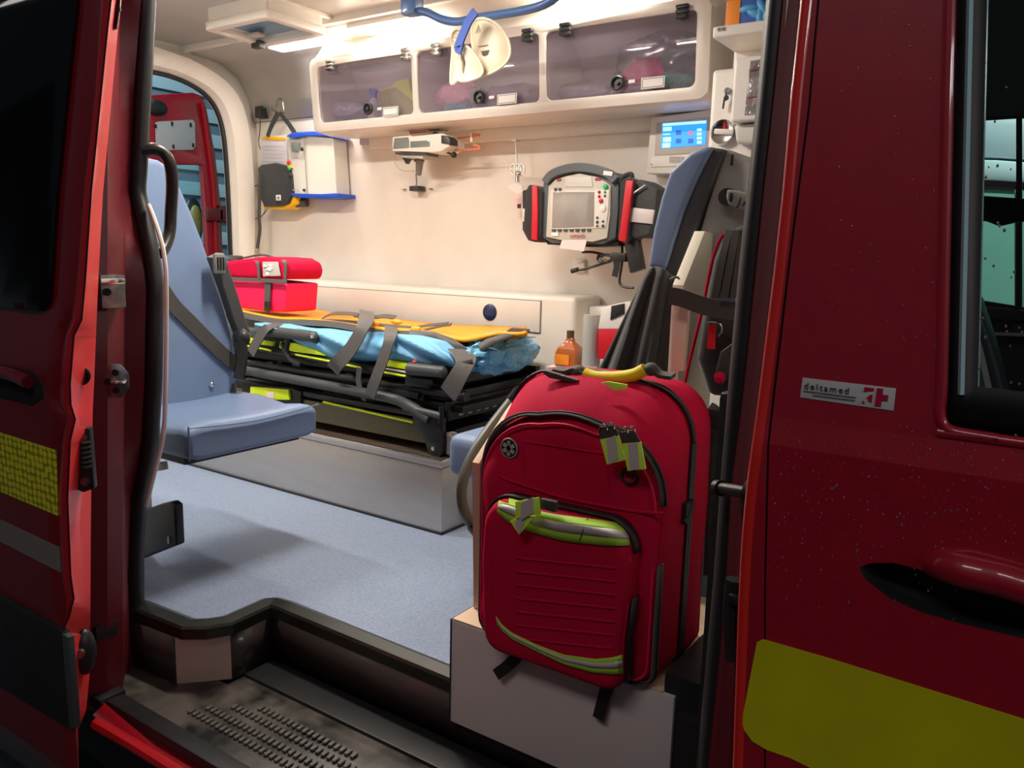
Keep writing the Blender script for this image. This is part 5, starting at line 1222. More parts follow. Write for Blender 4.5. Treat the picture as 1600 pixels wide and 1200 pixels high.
b = B(); b.prism([P(x, y, Y=2.514) for x, y in ((591, 143), (617, 136), (648, 161), (649, 178), (600, 182))], (0, 0.004, 0), 0.001); b.obj('olive_front', olive, t)
blob('clear_packet', mat('greyish_film', (0.42, 0.38, 0.48), 0.3, bump=0.8, scale=25, dist=0.02), 540, 172, 2.54, (0.11, 0.05, 0.035), 'grey translucent packet lying in the left half of the left locker', 'packet', seed=1)
blob('rose_packet', rosebag, 714, 148, 2.54, (0.10, 0.05, 0.052), 'pale rose plastic packet in the middle locker', 'packet', seed=2)
blob('purple_packet', mat('dull_purple_pack', (0.20, 0.10, 0.18), 0.5, bump=0.6, scale=20, dist=0.02), 800, 150, 2.56, (0.16, 0.05, 0.04), 'dull purple packet lying right in the middle locker', 'packet', seed=3)
blob('teal_packet', mat('dull_teal_pack', (0.05, 0.22, 0.28), 0.5), 715, 168, 2.52, (0.06, 0.03, 0.018), 'flat teal packet under the rose packet in the middle locker', 'packet', seed=4)
b = B(); b.box(P(746, 150, Y=2.50), (0.045, 0.03, 0.05), bevel=0.004); tag(b.obj('green_box', mat('moss_green', (0.12, 0.2, 0.08), 0.5)), 'small moss green box behind the middle locker latch', 'box')
blob('magenta_packet', pinkbag, 1010, 112, 2.52, (0.075, 0.035, 0.045), 'magenta wrapped packet in the right locker', 'packet', seed=5, amp=0.35)
blob('green_packet', greenbag, 1056, 112, 2.55, (0.085, 0.04, 0.072), 'green wrapped packet at the right end of the right locker', 'packet', seed=6, amp=0.3)
blob('clear_wrap', clearbag, 1034, 95, 2.55, (0.155, 0.055, 0.085), 'clear plastic wrap round the magenta and green packets', 'wrap', seed=7, amp=0.35)
blob('plum_packet', mat('plum_pack', (0.16, 0.04, 0.10), 0.5, bump=0.6, scale=20, dist=0.02), 1000, 140, 2.50, (0.10, 0.03, 0.02), 'plum coloured packet under the magenta packet', 'packet', seed=8)
blob('lilac_packet', mat('lilac_pack', (0.40, 0.33, 0.42), 0.4, bump=0.8, scale=20, dist=0.02), 905, 145, 2.56, (0.14, 0.05, 0.035), 'lilac grey packet in the left half of the right locker', 'packet', seed=9)

# ---------------------------------------------------------------- blue ceiling rail and hanging collars
rail = thing('ceiling_rail', 'steel blue ceiling grab rail above the stretcher with two bent ends', 'rail', P(740, 20, Y=2.05))
YR = 2.05
b = B(); b.tube([P(x, y, Y=YR + e) for x, y, e in ((644, 17, .0), (665, 19, 0), (690, 30, 0), (715, 34, 0), (745, 28, 0), (780, 23, 0), (820, 16, 0), (850, 7, 0), (880, -12, 0))], 0.0125, 12, 5); b.obj('rail_tube', bluer, rail)
p0 = P(644, 17, Y=YR); b = B(); b.box(p0 + V((0, 0, 0.03)), (0.06, 0.05, 0.09), bevel=0.01); b.obj('rail_bracket', bluer, rail)
p1 = P(880, -12, Y=YR); b = B(); b.box(p1 + V((0, 0, 0.01)), (0.06, 0.05, 0.05), bevel=0.01); b.obj('rail_bracket', bluer, rail)
b = B(); b.ribbon([P(x, y, Y=YR - 0.10) for x, y in ((743, 18), (733, 32), (724, 52), (716, 74), (722, 78))], 0.027, 0.006, (1, 0, -0.1)); tag(b.obj('hanging_strap', mat('blue_webbing', (0.03, 0.07, 0.30), 0.6)), 'short blue strap looped over the ceiling rail, holding the collars', 'strap')
def collar(name, label, outer_px, holes_px, Y, d, extra=None):
    t = thing(name, label, 'collar', P(outer_px[0][0], outer_px[0][1], Y=Y), 'neck collars hanging from the ceiling rail')
    xz = lambda pts: [(P(x, y, Y=Y).x, P(x, y, Y=Y).z) for x, y in pts]
    o_ = catmull([V((a, 0, c)) for a, c in xz(outer_px)], 4, True)
    xs_ = [p.x for p in o_]; xm = (min(xs_) + max(xs_)) / 2; xh = (max(xs_) - min(xs_)) / 2
    b = B(); b.plate_holes([(p.x, p.z) for p in o_], [xz(h) for h in holes_px], lambda a, c: V((a, Y + 0.03 * ((a - xm) / xh) ** 2, c)))
    b.obj('collar_shell', collarm, t, solid=d, bevel=0.002)
    b = B(); rim = [V((p.x, Y - 0.004 + 0.03 * ((p.x - xm) / xh) ** 2, p.z)) for p in o_]; b.tube(rim + [rim[0]], 0.0045, 6, 0); b.obj('foam_rim', mat('pale_foam', (0.72, 0.64, 0.48), 0.6), t)
    return t
collar('neck_collar', 'round ivory neck collar hanging rightmost from the blue rail', ((735, 33), (760, 30), (778, 41), (788, 62), (788, 88), (776, 108), (757, 119), (746, 116), (741, 90), (730, 60)),
       [[(747, 37), (739, 51), (753, 50)], [(747, 72), (763, 70), (763, 72), (747, 74)], [(751, 80), (765, 78), (763, 86), (757, 89), (752, 86)]], 2.02, 0.006)
collar('neck_collar', 'long ivory neck collar with tall slot hanging in the middle below the strap', ((716, 76), (728, 72), (739, 84), (746, 104), (743, 119), (730, 127), (716, 124), (708, 104), (710, 86)),
       [[(720, 86), (725, 85), (728, 100), (725, 117), (721, 112)]], 1.97, 0.006)
collar('neck_collar', 'narrow ivory neck collar hanging leftmost from the blue rail', ((712, 46), (720, 50), (716, 78), (718, 108), (712, 128), (705, 130), (702, 110), (699, 80), (701, 62)), [], 2.0, 0.006)

# ---------------------------------------------------------------- devices on the far wall
t = thing('warming_cabinet', 'white wall cabinet with royal blue top and bottom trims left of the lockers', 'cabinet', P(490, 303, Y=2.5))
f = [P(447, 215, Y=2.50), P(533, 216, Y=2.50), P(539, 303, Y=2.50), P(455, 302, Y=2.50)]
b = B(); b.prism([P(447, 214, Y=2.61), P(475, 212, Y=2.595), P(520, 215, Y=2.605), P(526, 303, Y=2.605), P(480, 304, Y=2.595), P(455, 303, Y=2.61)], (0, 0.085, 0), 0.006, 3); cb = b.obj('cabinet_body', mat('off_white_enamel', (0.74, 0.73, 0.66), 0.3, coat=0.3), t)
b = B(); b.prism([P(x, y, Y=2.585) for x, y in ((446, 213), (456, 207), (490, 205), (512, 208), (523, 215), (510, 213), (480, 212), (458, 216))], (0, 0.11, 0), 0.004); b.obj('top_trim', bluet, t)
b = B(); b.prism([P(x, y, Y=2.585) for x, y in ((454, 302), (500, 303), (528, 302), (528, 308), (512, 310), (470, 309), (455, 306))], (0, 0.11, 0), 0.004); b.obj('bottom_trim', bluet, t)
b = B(); b.tube([P(475, 213, Y=2.592), P(480, 303, Y=2.592)], 0.0016, 6, 0); b.obj('door_gap', seam, t)
b = B(); b.prism([P(x, y, Y=2.591) for x, y in ((454, 222), (466, 222), (467, 236), (455, 236))], (0, 0.004, 0), 0.001); b.obj('display', lcd, t)
for (x, y, m, r_) in ((451, 254, redp, 0.009), (452, 263, greenp, 0.009), (454, 275, blackp, 0.008), (472, 233, blackp, 0.008), (475, 297, darkg, 0.006)):
    b = B(); b.sphere(P(x, y, Y=2.592), (r_, 0.008, r_ * 1.2)); b.obj('knob', m, t)
b = B()
for x in (457, 461, 466): b.box(P(x, 244, Y=2.591), (0.008, 0.002, 0.008))
b.box(P(460, 297, Y=2.591), (0.02, 0.002, 0.005)); b.box(P(466, 298, Y=2.591), (0.006, 0.002, 0.01)); b.obj('key_row', greyface, t)
# hanging yellow/black pouch
t = thing('hanging_pouch', 'black and yellow pouch hanging from a wall hook left of the warming cabinet', 'bag', P(430, 320, Y=2.5))
b = B(); b.tube([P(x, y, Y=2.62) for x, y in ((430, 176), (433, 160), (437, 154), (441, 158), (443, 172), (442, 178))], 0.0035, 6, 4); b.tube([P(x, y, Y=2.62) for x, y in ((424, 168), (428, 174), (436, 176), (444, 176))], 0.003, 6, 3); b.obj('wall_hook', steelw, t)
b = B(); b.ribbon([P(435, 176, Y=2.60), P(425, 195, Y=2.61), P(418, 213, Y=2.61)], 0.024, 0.003, (1, 0, 0.2)); b.ribbon([P(437, 176, Y=2.60), P(450, 192, Y=2.61), P(461, 209, Y=2.61)], 0.024, 0.003, (1, 0, -0.3)); b.obj('carry_strap', darkg, t)
b = B(); b.prism([P(x, y, Y=2.62) for x, y in ((409, 216), (416, 213), (448, 211), (449, 258), (408, 258))], (0, 0.02, 0), 0.004); b.obj('document_wallet', mat('lilac_white_paper', (0.66, 0.63, 0.68), 0.5), t)
b = B(); b.prism([P(x, y, Y=2.617) for x, y in ((408, 217), (414, 212), (447, 215), (446, 219), (420, 219))], (0, 0.01, 0), 0.001); b.obj('yellow_flap', amber, t)
b = B()
for k in range(5): b.tube([P(411, 228 + 6 * k, Y=2.617), P(443, 229 + 6 * k, Y=2.617)], 0.0007, 4, 0)
b.obj('printed_lines', mat('grey_ink', (0.3, 0.3, 0.32), 0.6), t)
b = B(); b.prism([P(x, y, Y=2.585) for x, y in ((402, 262), (408, 257), (430, 254), (446, 258), (452, 272), (455, 305), (450, 318), (440, 322), (412, 323), (407, 312))], (0, 0.03, 0), 0.008, 3); bp_ = b.obj('black_front', blackcloth, t)
b = B(); b.prism([P(x, y, Y=2.60) for x, y in ((410, 318), (440, 318), (454, 305), (462, 306), (463, 318), (448, 327), (412, 326))], (0, 0.07, 0), 0.006); b.obj('yellow_body', amber, t)
b = B(); b.prism([P(x, y, Y=2.59) for x, y in ((448, 256), (454, 262), (449, 262))], (0, 0.02, 0), 0.001); b.obj('yellow_edge', amber, t)
b = B(); b.tube([P(463, 317, Y=2.63), P(480, 316, Y=2.65)], 0.022, 10, 0); b.obj('grey_end', darkg, t)
b = B(); b.box(P(435, 309, Y=2.58), (0.034, 0.002, 0.026), bevel=0.001); lb_ = b.obj('white_label', paper, bp_)
b = B(); b.box(P(435, 309, Y=2.578), (0.014, 0.001, 0.012)); b.obj('label_print', seam, lb_)
b = B(); b.ribbon([P(406, 273, Y=2.575), P(406, 300, Y=2.575), P(405, 340, Y=2.575), P(406, 360, Y=2.575), P(402, 388, Y=2.575)], 0.019, 0.004, (1, 0, 0)); b.obj('strap_tail', webb, t)
t = thing('power_adapter', 'black plug adapter with cable in the wall socket above the pouch', 'plug', P(409, 177, Y=2.67))
b = B(); b.box(P(418, 172, Y=2.69), (0.06, 0.006, 0.075), bevel=0.002); b.obj('socket_plate', cream2, t)
b = B(); b.box(P(409, 176, Y=2.66), (0.045, 0.05, 0.055), bevel=0.006); b.obj('adapter_body', blackp, t)
b = B(); b.box(P(413, 168, Y=2.64), (0.012, 0.003, 0.004)); b.obj('green_mark', greenp, t)
b = B(); b.tube([P(x, y, Y=2.66) for x, y in ((407, 184), (406, 205), (404, 222), (407, 233))], 0.0022, 6, 4); b.obj('cable', blackp, t)
b = B(); b.tube([P(x, y, Y=2.66) for x, y in ((402, 290), (385, 294), (372, 306), (369, 322), (377, 338), (392, 343), (408, 338), (418, 326))], 0.0022, 6, 5); tag(b.obj('charging_cable', blackp), 'thin black cable looping on the wall left of the pouch', 'cable')
b = B()
c = P(399, 320, Y=2.695); n_ = 30
b.tube([c + V((0.075 * math.cos(a), 0, 0.075 * math.sin(a))) for a in [2 * math.pi * k / n_ for k in range(n_ + 1)]], 0.0012, 5, 0); b.obj('wall_disc_line', seam, wall)

# syringe pump under the locker
t = thing('infusion_pump', 'white infusion pump with two grey displays hanging under the locker', 'pump', P(655, 240, Y=2.56))
YP = 2.50
def pp(nm, m, pts, Y, d, bev=0.002, par=None): 
    b = B(); b.prism([P(x, y, Y=Y) for x, y in pts], (0, d, 0), bev); return b.obj(nm, m, par or t)
bdp = pp('pump_body', mat('pump_white', (0.78, 0.75, 0.66), 0.4), ((613, 214), (641, 211), (643, 213), (690, 208), (700, 212), (702, 228), (690, 236), (676, 238), (613, 236)), YP, 0.10, 0.005)
pp('left_display', lcd, ((616, 216), (638, 214), (639, 220), (639, 231), (614, 233)), YP - 0.002, 0.003, 0.001)
pp('right_display', lcd, ((641, 221), (671, 219), (671, 229), (641, 231)), YP - 0.002, 0.003, 0.001)
pp('black_end', mat('charcoal_plastic', (0.05, 0.045, 0.05), 0.4), ((689, 211), (698, 212), (703, 217), (703, 226), (689, 224)), YP - 0.006, 0.05, 0.003)
pp('under_shadow_plate', darkg, ((616, 238), (666, 238), (664, 242), (618, 241)), YP + 0.01, 0.08, 0.001)
pp('grey_underbody', greyface, ((626, 242), (663, 241), (660, 248), (628, 246)), YP + 0.02, 0.07, 0.002)
b = B(); b.prism([P(x, y, Y=YP) for x, y in ((627, 246), (642, 248), (638, 250), (634, 256), (631, 250))], (0, 0.02, 0), 0.001); b.obj('dark_clip', blackp, t)
b = B(); b.tube([P(x, y, Y=2.55) for x, y in ((617, 243), (617, 253), (622, 262), (632, 267), (648, 267))], 0.0022, 6, 5); b.obj('cable', greyface, t)
b = B(); b.cyl(P(656, 250, Y=2.57), P(654, 272, Y=2.60), 0.017, 0.012); b.tube([P(650, 272, Y=2.6), P(651, 285, Y=2.62), P(650, 290, Y=2.64)], 0.003, 6, 3); b.box(P(655, 251, Y=2.56), (0.035, 0.03, 0.012), bevel=0.003); b.obj('pump_plug', midg, t)
b = B(); b.box(P(652, 295, Y=2.67), (0.05, 0.05, 0.022), bevel=0.005); sk = b.obj('wall_connector', mat('charcoal_plastic', (0, 0, 0)), t)
b = B(); b.box(P(631, 296, Y=2.69), (0.016, 0.01, 0.004)); b.box(P(673, 295, Y=2.69), (0.016, 0.01, 0.004)); b.obj('wall_slots', seam, t)
for k, (pts_) in enumerate((((702, 217), (735, 214), (750, 211), (737, 209)), ((698, 236), (730, 234), (752, 232), (740, 226)), ((641, 208), (670, 205), (673, 205)))):
    b = B(); b.tube([P(x, y, Y=2.56) for x, y in pts_], 0.0042, 8, 4); b.obj('salmon_tube', copper, t)
b = B(); b.tube([P(737, 208, Y=2.56), P(737, 222, Y=2.56)], 0.006, 8, 0); b.obj('white_clip', cream2, t)
b = B(); b.sphere(P(709, 242, Y=2.54), 0.012); b.tube([P(695, 237, Y=2.55), P(709, 242, Y=2.54)], 0.004, 6, 0); b.obj('black_knob', blackp, t)
b = B(); b.tube([P(x, y, Y=2.58) for x, y in ((628, 199), (636, 201), (642, 209))], 0.0035, 6, 4); b.cyl(P(672, 199, Y=2.56), P(690, 200, Y=2.56), 0.013); b.cyl(P(680, 199, Y=2.6), P(680, 210, Y=2.6), 0.01); b.tube([P(686, 201, Y=2.58), P(697, 204, Y=2.6), P(704, 201, Y=2.64)], 0.004, 6, 3); b.obj('mount_clamp', steelw, t)
# drip stand hook left of the defibrillator
t = thing('gas_connector', 'chrome wall rod with coiled fitting and hanging paper tag left of the defibrillator', 'fitting', P(808, 280, Y=2.6))
b = B(); b.tube([P(806, 219, Y=2.64), P(808, 268, Y=2.64)], 0.003, 6, 0); b.box(P(806, 220, Y=2.65), (0.02, 0.03, 0.006)); b.obj('rod', chrome, t)
b = B()
for k in range(3): b.tube([P(803 + 5 * math.cos(a) + 6 * k, 264 + 8 * math.sin(a), Y=2.60) for a in [k_ * math.pi / 6 for k_ in range(13)]], 0.003, 6, 2)
b.sphere(P(810, 272, Y=2.60), (0.014, 0.012, 0.012)); b.cyl(P(808, 275, Y=2.6), P(809, 285, Y=2.6), 0.009); b.obj('coiled_fitting', chrome, t)
b = B(); b.prism([P(x, y, Y=2.56) for x, y in ((792, 292), (804, 285), (816, 290), (817, 300), (808, 304))], (0, 0.003, 0)); b.obj('paper_tag', paper, t)
b = B(); b.prism([P(x, y, Y=2.64) for x, y in ((801, 303), (817, 303), (817, 327), (803, 327))], (0, 0.004, 0)); lab2 = b.obj('wall_label', pinkpaper, t)
b = B(); b.box(P(811, 322, Y=2.638), (0.016, 0.001, 0.016)); b.obj('label_mark', blackp, lab2)

# defibrillator monitor
t = thing('defibrillator', 'grey defibrillator monitor with arched handle and red edged side pockets on far wall', 'monitor', P(905, 380, Y=2.45))
YD = 2.42
def dd(nm, m, pts, Y=YD, d=0.01, bev=0.002, par=None):
    b = B(); b.prism([P(x, y, Y=Y) for x, y in pts], (0, d, 0), bev); return b.obj(nm, m, par or t)
db_ = dd('housing', mat('slate_housing', (0.085, 0.10, 0.11), 0.45), ((848, 285), (856, 276), (875, 266), (905, 260), (935, 264), (962, 274), (967, 290), (966, 330), (962, 372), (940, 382), (860, 380), (845, 370), (846, 320)), YD, 0.20, 0.01)
fc = dd('front_panel', mat('panel_beige', (0.56, 0.54, 0.46), 0.45), ((857, 290), (868, 280), (885, 275), (905, 271), (930, 276), (946, 284), (954, 290), (953, 335), (948, 372), (925, 378), (875, 375), (853, 370)), YD - 0.008, 0.014, 0.003)
dd('printer_bay', mat('panel_light', (0.68, 0.64, 0.58), 0.45), ((884, 276), (924, 276), (926, 292), (882, 292)), YD - 0.011, 0.01, 0.002, fc)
dd('screen', greyscr, ((864, 300), (928, 300), (927, 354), (862, 356)), YD - 0.012, 0.006, 0.001, fc)
b = B(); b.prism([P(x, y, Y=YD - 0.010) for x, y in ((861, 297), (931, 297), (929, 357), (860, 359))], (0, 0.004, 0), 0.001); b.obj('screen_bezel', mat('panel_light', (0, 0, 0)), fc)
for k in range(7):
    b = B(); b.prism([P(x, y, Y=YD - 0.012) for x, y in ((861.5 + 9.2 * k, 358), (868 + 9.2 * k, 358), (867 + 9.2 * k, 362), (862.5 + 9.2 * k, 362))], (0, 0.004, 0)); b.obj('soft_key', darkg, fc)
dd('control_strip', mat('panel_pale', (0.72, 0.70, 0.64), 0.45), ((930, 296), (952, 296), (950, 332), (946, 356), (928, 356)), YD - 0.011, 0.005, 0.001, fc)
for x, y, m, r_ in ((946, 292, greenp, 0.009), (936, 300, redp, 0.005), (936, 307, redp, 0.005), (945, 300, greenp, 0.004), (945, 306, darkg, 0.004), (939, 314, redp, 0.008), (942, 326, cream2, 0.012), (933, 340, darkg, 0.004), (933, 347, darkg, 0.005), (933, 353, darkg, 0.004), (942, 346, darkg, 0.004), (942, 353, darkg, 0.005)):
    b = B(); b.sphere(P(x, y, Y=YD - 0.013), (r_, 0.004, r_)); b.obj('button', m, fc)
b = B(); b.box(P(867, 366, Y=YD - 0.011), (0.028, 0.002, 0.012)); b.obj('white_label', paper, fc)
text_mesh('corpuls', 0.020, P(890, 371, Y=YD - 0.0125), (1, 0, 0), (0, 0, 1), mat('crimson_ink', (0.5, 0.02, 0.04), 0.5), 'maker_name', fc)
b = B(); b.box(P(873, 281, Y=YD - 0.01), (0.016, 0.002, 0.008)); b.box(P(934, 280, Y=YD - 0.01), (0.02, 0.002, 0.008)); b.obj('red_mark', mat('crimson_ink', (0, 0, 0)), fc)
b = B(); b.box(P(868, 296, Y=YD - 0.011), (0.01, 0.002, 0.01)); b.box(P(875, 296, Y=YD - 0.011), (0.01, 0.002, 0.01)); b.obj('pictogram', darkg, fc)
b = B(); b.ribbon([P(x, y, Y=YD - 0.006) for x, y in ((853, 286), (862, 274), (880, 266), (905, 262), (932, 265), (952, 272), (963, 283))], 0.03, 0.022, (0, 0.05, 1), 5); b.obj('arched_handle', mat('slate_handle', (0.10, 0.115, 0.12), 0.5), t, bevel=0.003)
b = B(); b.box(P(950, 271, Y=YD - 0.02), (0.034, 0.003, 0.014), Matrix.Rotation(0.15, 3, 'Y'), 0.001); b.obj('handle_label', paper, t)
for sx, pts_, red_ in ((0, ((820, 300), (826, 288), (838, 290), (848, 300), (846, 368), (838, 379), (824, 376), (817, 362)), ((831, 291), (839, 290), (840, 330), (839, 376), (830, 374), (831, 330))),
                       (1, ((968, 284), (975, 278), (988, 279), (990, 290), (984, 330), (979, 372), (972, 381), (964, 372)), ((978, 282), (989, 282), (984, 320), (977, 378), (966, 376), (972, 330)))):
    sp2 = dd('side_pocket', blackcloth, pts_, YD - 0.01, 0.13, 0.008)
    dd('red_piping', redp, red_, YD - 0.016, 0.012, 0.002, sp2)
dd('left_pocket_flap', blackcloth, ((816, 298), (822, 296), (822, 366), (816, 360)), YD + 0.03, 0.08, 0.004)
dd('grey_pocket_band', silver, ((816, 326), (824, 326), (824, 346), (816, 346)), YD + 0.02, 0.02, 0.001)
rp = dd('right_pouch', mat('dark_grey_nylon', (0.045, 0.045, 0.045), 0.6, bump=0.3, scale=60), ((988, 284), (1000, 280), (1027, 296), (1024, 330), (1018, 352), (1014, 366), (992, 372), (982, 366), (985, 330)), YD + 0.01, 0.12, 0.006)
dd('grey_band', silver, ((984, 324), (1022, 328), (1018, 350), (982, 346)), YD + 0.002, 0.01, 0.001, rp)
b = B(); b.tube([P(x, y, Y=YD) for x, y in ((970, 284), (976, 275), (986, 272), (988, 278))], 0.008, 8, 4); b.obj('pouch_loop', blackcloth, t)
b = B(); b.tube([P(989, 302, Y=YD - 0.002), P(1008, 289, Y=YD - 0.002)], 0.003, 6, 0); b.obj('metal_slide', chrome, rp)
dd('printer_paper', mat('pale_pink_paper', (0.86, 0.70, 0.68), 0.7), ((878, 375), (917, 375), (912, 393), (894, 390), (874, 388)), YD - 0.014, 0.002, 0)
dd('mount_bracket', blackm, ((852, 374), (965, 376), (968, 384), (920, 386), (855, 382)), YD + 0.02, 0.10, 0.002)
b = B(); b.prism([P(x, y, Y=YD + 0.03) for x, y in ((975, 380), (996, 374), (1004, 420), (984, 427))], (0, 0.03, 0), 0.003); b.obj('hanging_clamp', blackp, t)
for pts_ in (((910, 394), (925, 394), (940, 397), (955, 400), (970, 402)), ((898, 423), (915, 420), (935, 414), (955, 408)), ((972, 384), (972, 410), (968, 440), (975, 448), (990, 450)), ((936, 398), (934, 406), (944, 410), (958, 404), (950, 398), (938, 402), (950, 410)), ((960, 405), (962, 430))):
    b = B(); b.tube([P(x, y, Y=YD + 0.05) for x, y in pts_], 0.0045, 8, 5); b.obj('cable', blackp, t)
b = B(); b.cyl(P(893, 424, Y=YD + 0.05), P(903, 421, Y=YD + 0.05), 0.008); b.obj('cable_end', blackp, t); b = B(); b.ribbon([P(965, 398, Y=YD + 0.04), P(964, 415, Y=YD + 0.04), P(960, 432, Y=YD + 0.04)], 0.02, 0.004, (1, 0, 0)); b.box(P(968, 402, Y=YD + 0.05), (0.06, 0.03, 0.03), bevel=0.006); b.obj('cable_plug', blackp, t)
b = B(); b.box(P(905, 415, Y=2.69), (0.05, 0.012, 0.05), bevel=0.004); b.box(P(905, 409, Y=2.68), (0.03, 0.01, 0.006)); tag(b.obj('wall_socket', cream2), 'small cream wall socket below the defibrillator', 'socket')

# touch panel
t = thing('touch_panel', 'cream wall control unit with lit blue touch screen right of the defibrillator', 'panel', P(1060, 272, Y=2.62))
YT = 2.62
def tp_(nm, m, pts, Y, d, bev=0.002, par=None):
    b = B(); b.prism([P(x, y, Y=Y) for x, y in pts], (0, d, 0), bev); return b.obj(nm, m, par or t)
tp_('unit_body', cream, ((1017, 184), (1115, 170), (1115, 272), (1009, 271)), YT, 0.08, 0.006)
tp_('screen_bezel', mat('bezel_grey', (0.55, 0.50, 0.44), 0.4), ((1026, 192), (1112, 182), (1112, 238), (1022, 243)), YT - 0.004, 0.006, 0.002)
sc = tp_('lit_screen', screen, ((1035, 193), (1104, 188), (1102, 226), (1033, 232)), YT - 0.007, 0.004, 0)
def sq(x, y, w_, h_, m, nm):
    tp_(nm, m, ((x, y), (x + w_, y - w_ * 0.07), (x + w_, y + h_ - w_ * 0.07), (x, y + h_)), YT - 0.009, 0.002, 0, sc)
sq(1036, 193, 67, 4, screenl, 'status_bar')
sq(1036, 199, 13, 6, screenl, 'menu_button'); sq(1036, 215, 12, 7, screenl, 'menu_button'); sq(1035, 224, 12, 7, screenl, 'menu_button'); sq(1036, 209.5, 11, 1.2, screenl, 'menu_line')
sq(1076, 205, 5, 6, screenr, 'red_icon')
for x, y in ((1056, 204), (1056, 217), (1075, 217)): sq(x, y, 8, 7, screend, 'screen_icon')
for k in range(4): sq(1089, 201 + 6.5 * k, 7, 4, screenl, 'side_icon')
tp_('lower_flap', cream2, ((1018, 246), (1112, 240), (1112, 258), (1016, 261)), YT - 0.004, 0.006, 0.001)
b = B()
for r_ in range(2):
    for k in range(8): b.box(P(1047 + 3 * k, 247 + 5 * r_, Y=YT - 0.0045), (0.003, 0.001, 0.010))
b.obj('speaker_slots', seam, t)
b = B(); b.sphere(P(1018, 257, Y=YT - 0.004), 0.0025); b.obj('screw', seam, t)

# right hand equipment column
t = thing('equipment_column', 'cream equipment column with key, round switch and shelf right of the touch panel', 'cabinet', (-0.6, 2.3, 0))
YC = 2.10
xc0 = P(1113, 113, Y=YC).x
b = B(); b.bb(xc0, XF - 0.002, YC, 2.69, 0.0, P(1108, 113, Y=YC).z + 0.005, 0.012, 3); b.obj('column_body', cream, t)
b = B(); b.bb(xc0 + 0.01, XF - 0.002, YC + 0.12, 2.69, P(1108, 113, Y=YC).z, 1.70, 0.01, 3); b.obj('upper_body', cream, t)
zs_ = P(1113, 60, Y=YC - 0.04).z
b = B(); b.bb(P(1113, 60, Y=YC - 0.04).x, XF - 0.002, YC - 0.04, 2.4, zs_, P(1113, 42, Y=YC - 0.04).z, 0.006, 3); sh_ = b.obj('shelf', cream2, t)
b = B(); b.bb(P(1152, 92, Y=YC - 0.03).x, XF - 0.002, YC - 0.05, YC + 0.1, P(1152, 190, Y=YC - 0.05).z, P(1152, 90, Y=YC - 0.05).z, 0.008, 3); wn = b.obj('window_box', cream2, t)
b = B(); b.prism([P(x, y, Y=YC - 0.052) for x, y in ((1172, 95), (1215, 88), (1213, 176), (1163, 180))], (0, 0.003, 0), 0.001); b.obj('film_window', mat('wrinkled_clear_film', (0.36, 0.33, 0.33), 0.2, coat=0.5, bump=1.0, scale=14, dist=0.03, var=0.5), wn)
b = B(); b.tube([P(1170, 110, Y=YC - 0.055), P(1200, 105, Y=YC - 0.055)], 0.001, 5, 0); b.tube([P(1167, 152, Y=YC - 0.055), P(1196, 149, Y=YC - 0.055)], 0.001, 5, 0); b.obj('red_line', redp, wn)
b = B(); b.prism([P(x, y, Y=YC - 0.03) for x, y in ((1146, 195), (1215, 190), (1215, 228), (1150, 224))], (0, 0.06, 0), 0.01, 3); b.obj('rounded_bin', mat('pale_grey_bin', (0.62, 0.60, 0.55), 0.4), t)
b = B(); b.lathe([(0, 0), (0.029, 0), (0.033, -0.006), (0.031, -0.014), (0.024, -0.010), (0, -0.009)], P(1131, 207, Y=YC - 0.001), (0, 1, 0), 24); sw = b.obj('round_switch', chrome, t)
b = B(); b.box(P(1131, 206, Y=YC - 0.014), (0.052, 0.010, 0.014), Matrix.Rotation(0.1, 3, 'Y'), 0.004); b.obj('switch_bar', cream2, sw)
b = B(); b.disc(P(1137, 142, Y=YC - 0.003), (0, 1, 0), 0.008, 0.008, 14); ky = b.obj('lock_cylinder', steelw, t)
b = B(); b.box(P(1134, 151, Y=YC - 0.012), (0.005, 0.003, 0.022), Matrix.Rotation(0.15, 3, 'Y')); b.disc(P(1135, 153, Y=YC - 0.014), (0, 1, 0), 0.007, 0.003, 10); b.box(P(1131, 162, Y=YC - 0.012), (0.005, 0.003, 0.026), Matrix.Rotation(0.1, 3, 'Y')); b.obj('keys', chrome, ky)
b = B(); b.box(P(1123, 46, Y=YC - 0.042), (0.006, 0.003, 0.008)); b.box(P(1130, 45, Y=YC - 0.042), (0.006, 0.003, 0.008)); b.obj('shelf_screws', chrome, sh_)
# glove box on the shelf
t = thing('glove_box', 'orange and blue glove box with pale blue gloves on the shelf', 'box', P(1160, 35, Y=YC + 0.05))
zg = P(1113, 42, Y=YC - 0.04).z + 0.001
xg = P(1135, 20, Y=YC - 0.01).x
b = B(); b.bb(xg, xg + 0.24, YC - 0.01, YC + 0.10, zg, zg + 0.10, 0.001); b.obj('carton', mat('blue_card', (0.02, 0.10, 0.45), 0.5), t)
b = B(); b.bb(xg - 0.001, xg + 0.036, YC - 0.012, YC + 0.101, zg, zg + 0.065, 0.001); b.obj('orange_corner', orangelab, t)
for k, (gx, gy) in enumerate(((1170, 14), (1180, 22), (1192, 12), (1188, 26), (1200, 20))):
    b = B(); b.sphere(P(gx, gy, Y=YC - 0.014), (0.026, 0.012, 0.010), 14, 8, Matrix.Rotation(0.5 * k, 3, 'Y'), 0.06); b.obj('glove_finger', mat('pale_blue_glove', (0.12, 0.45, 0.80), 0.4), t)

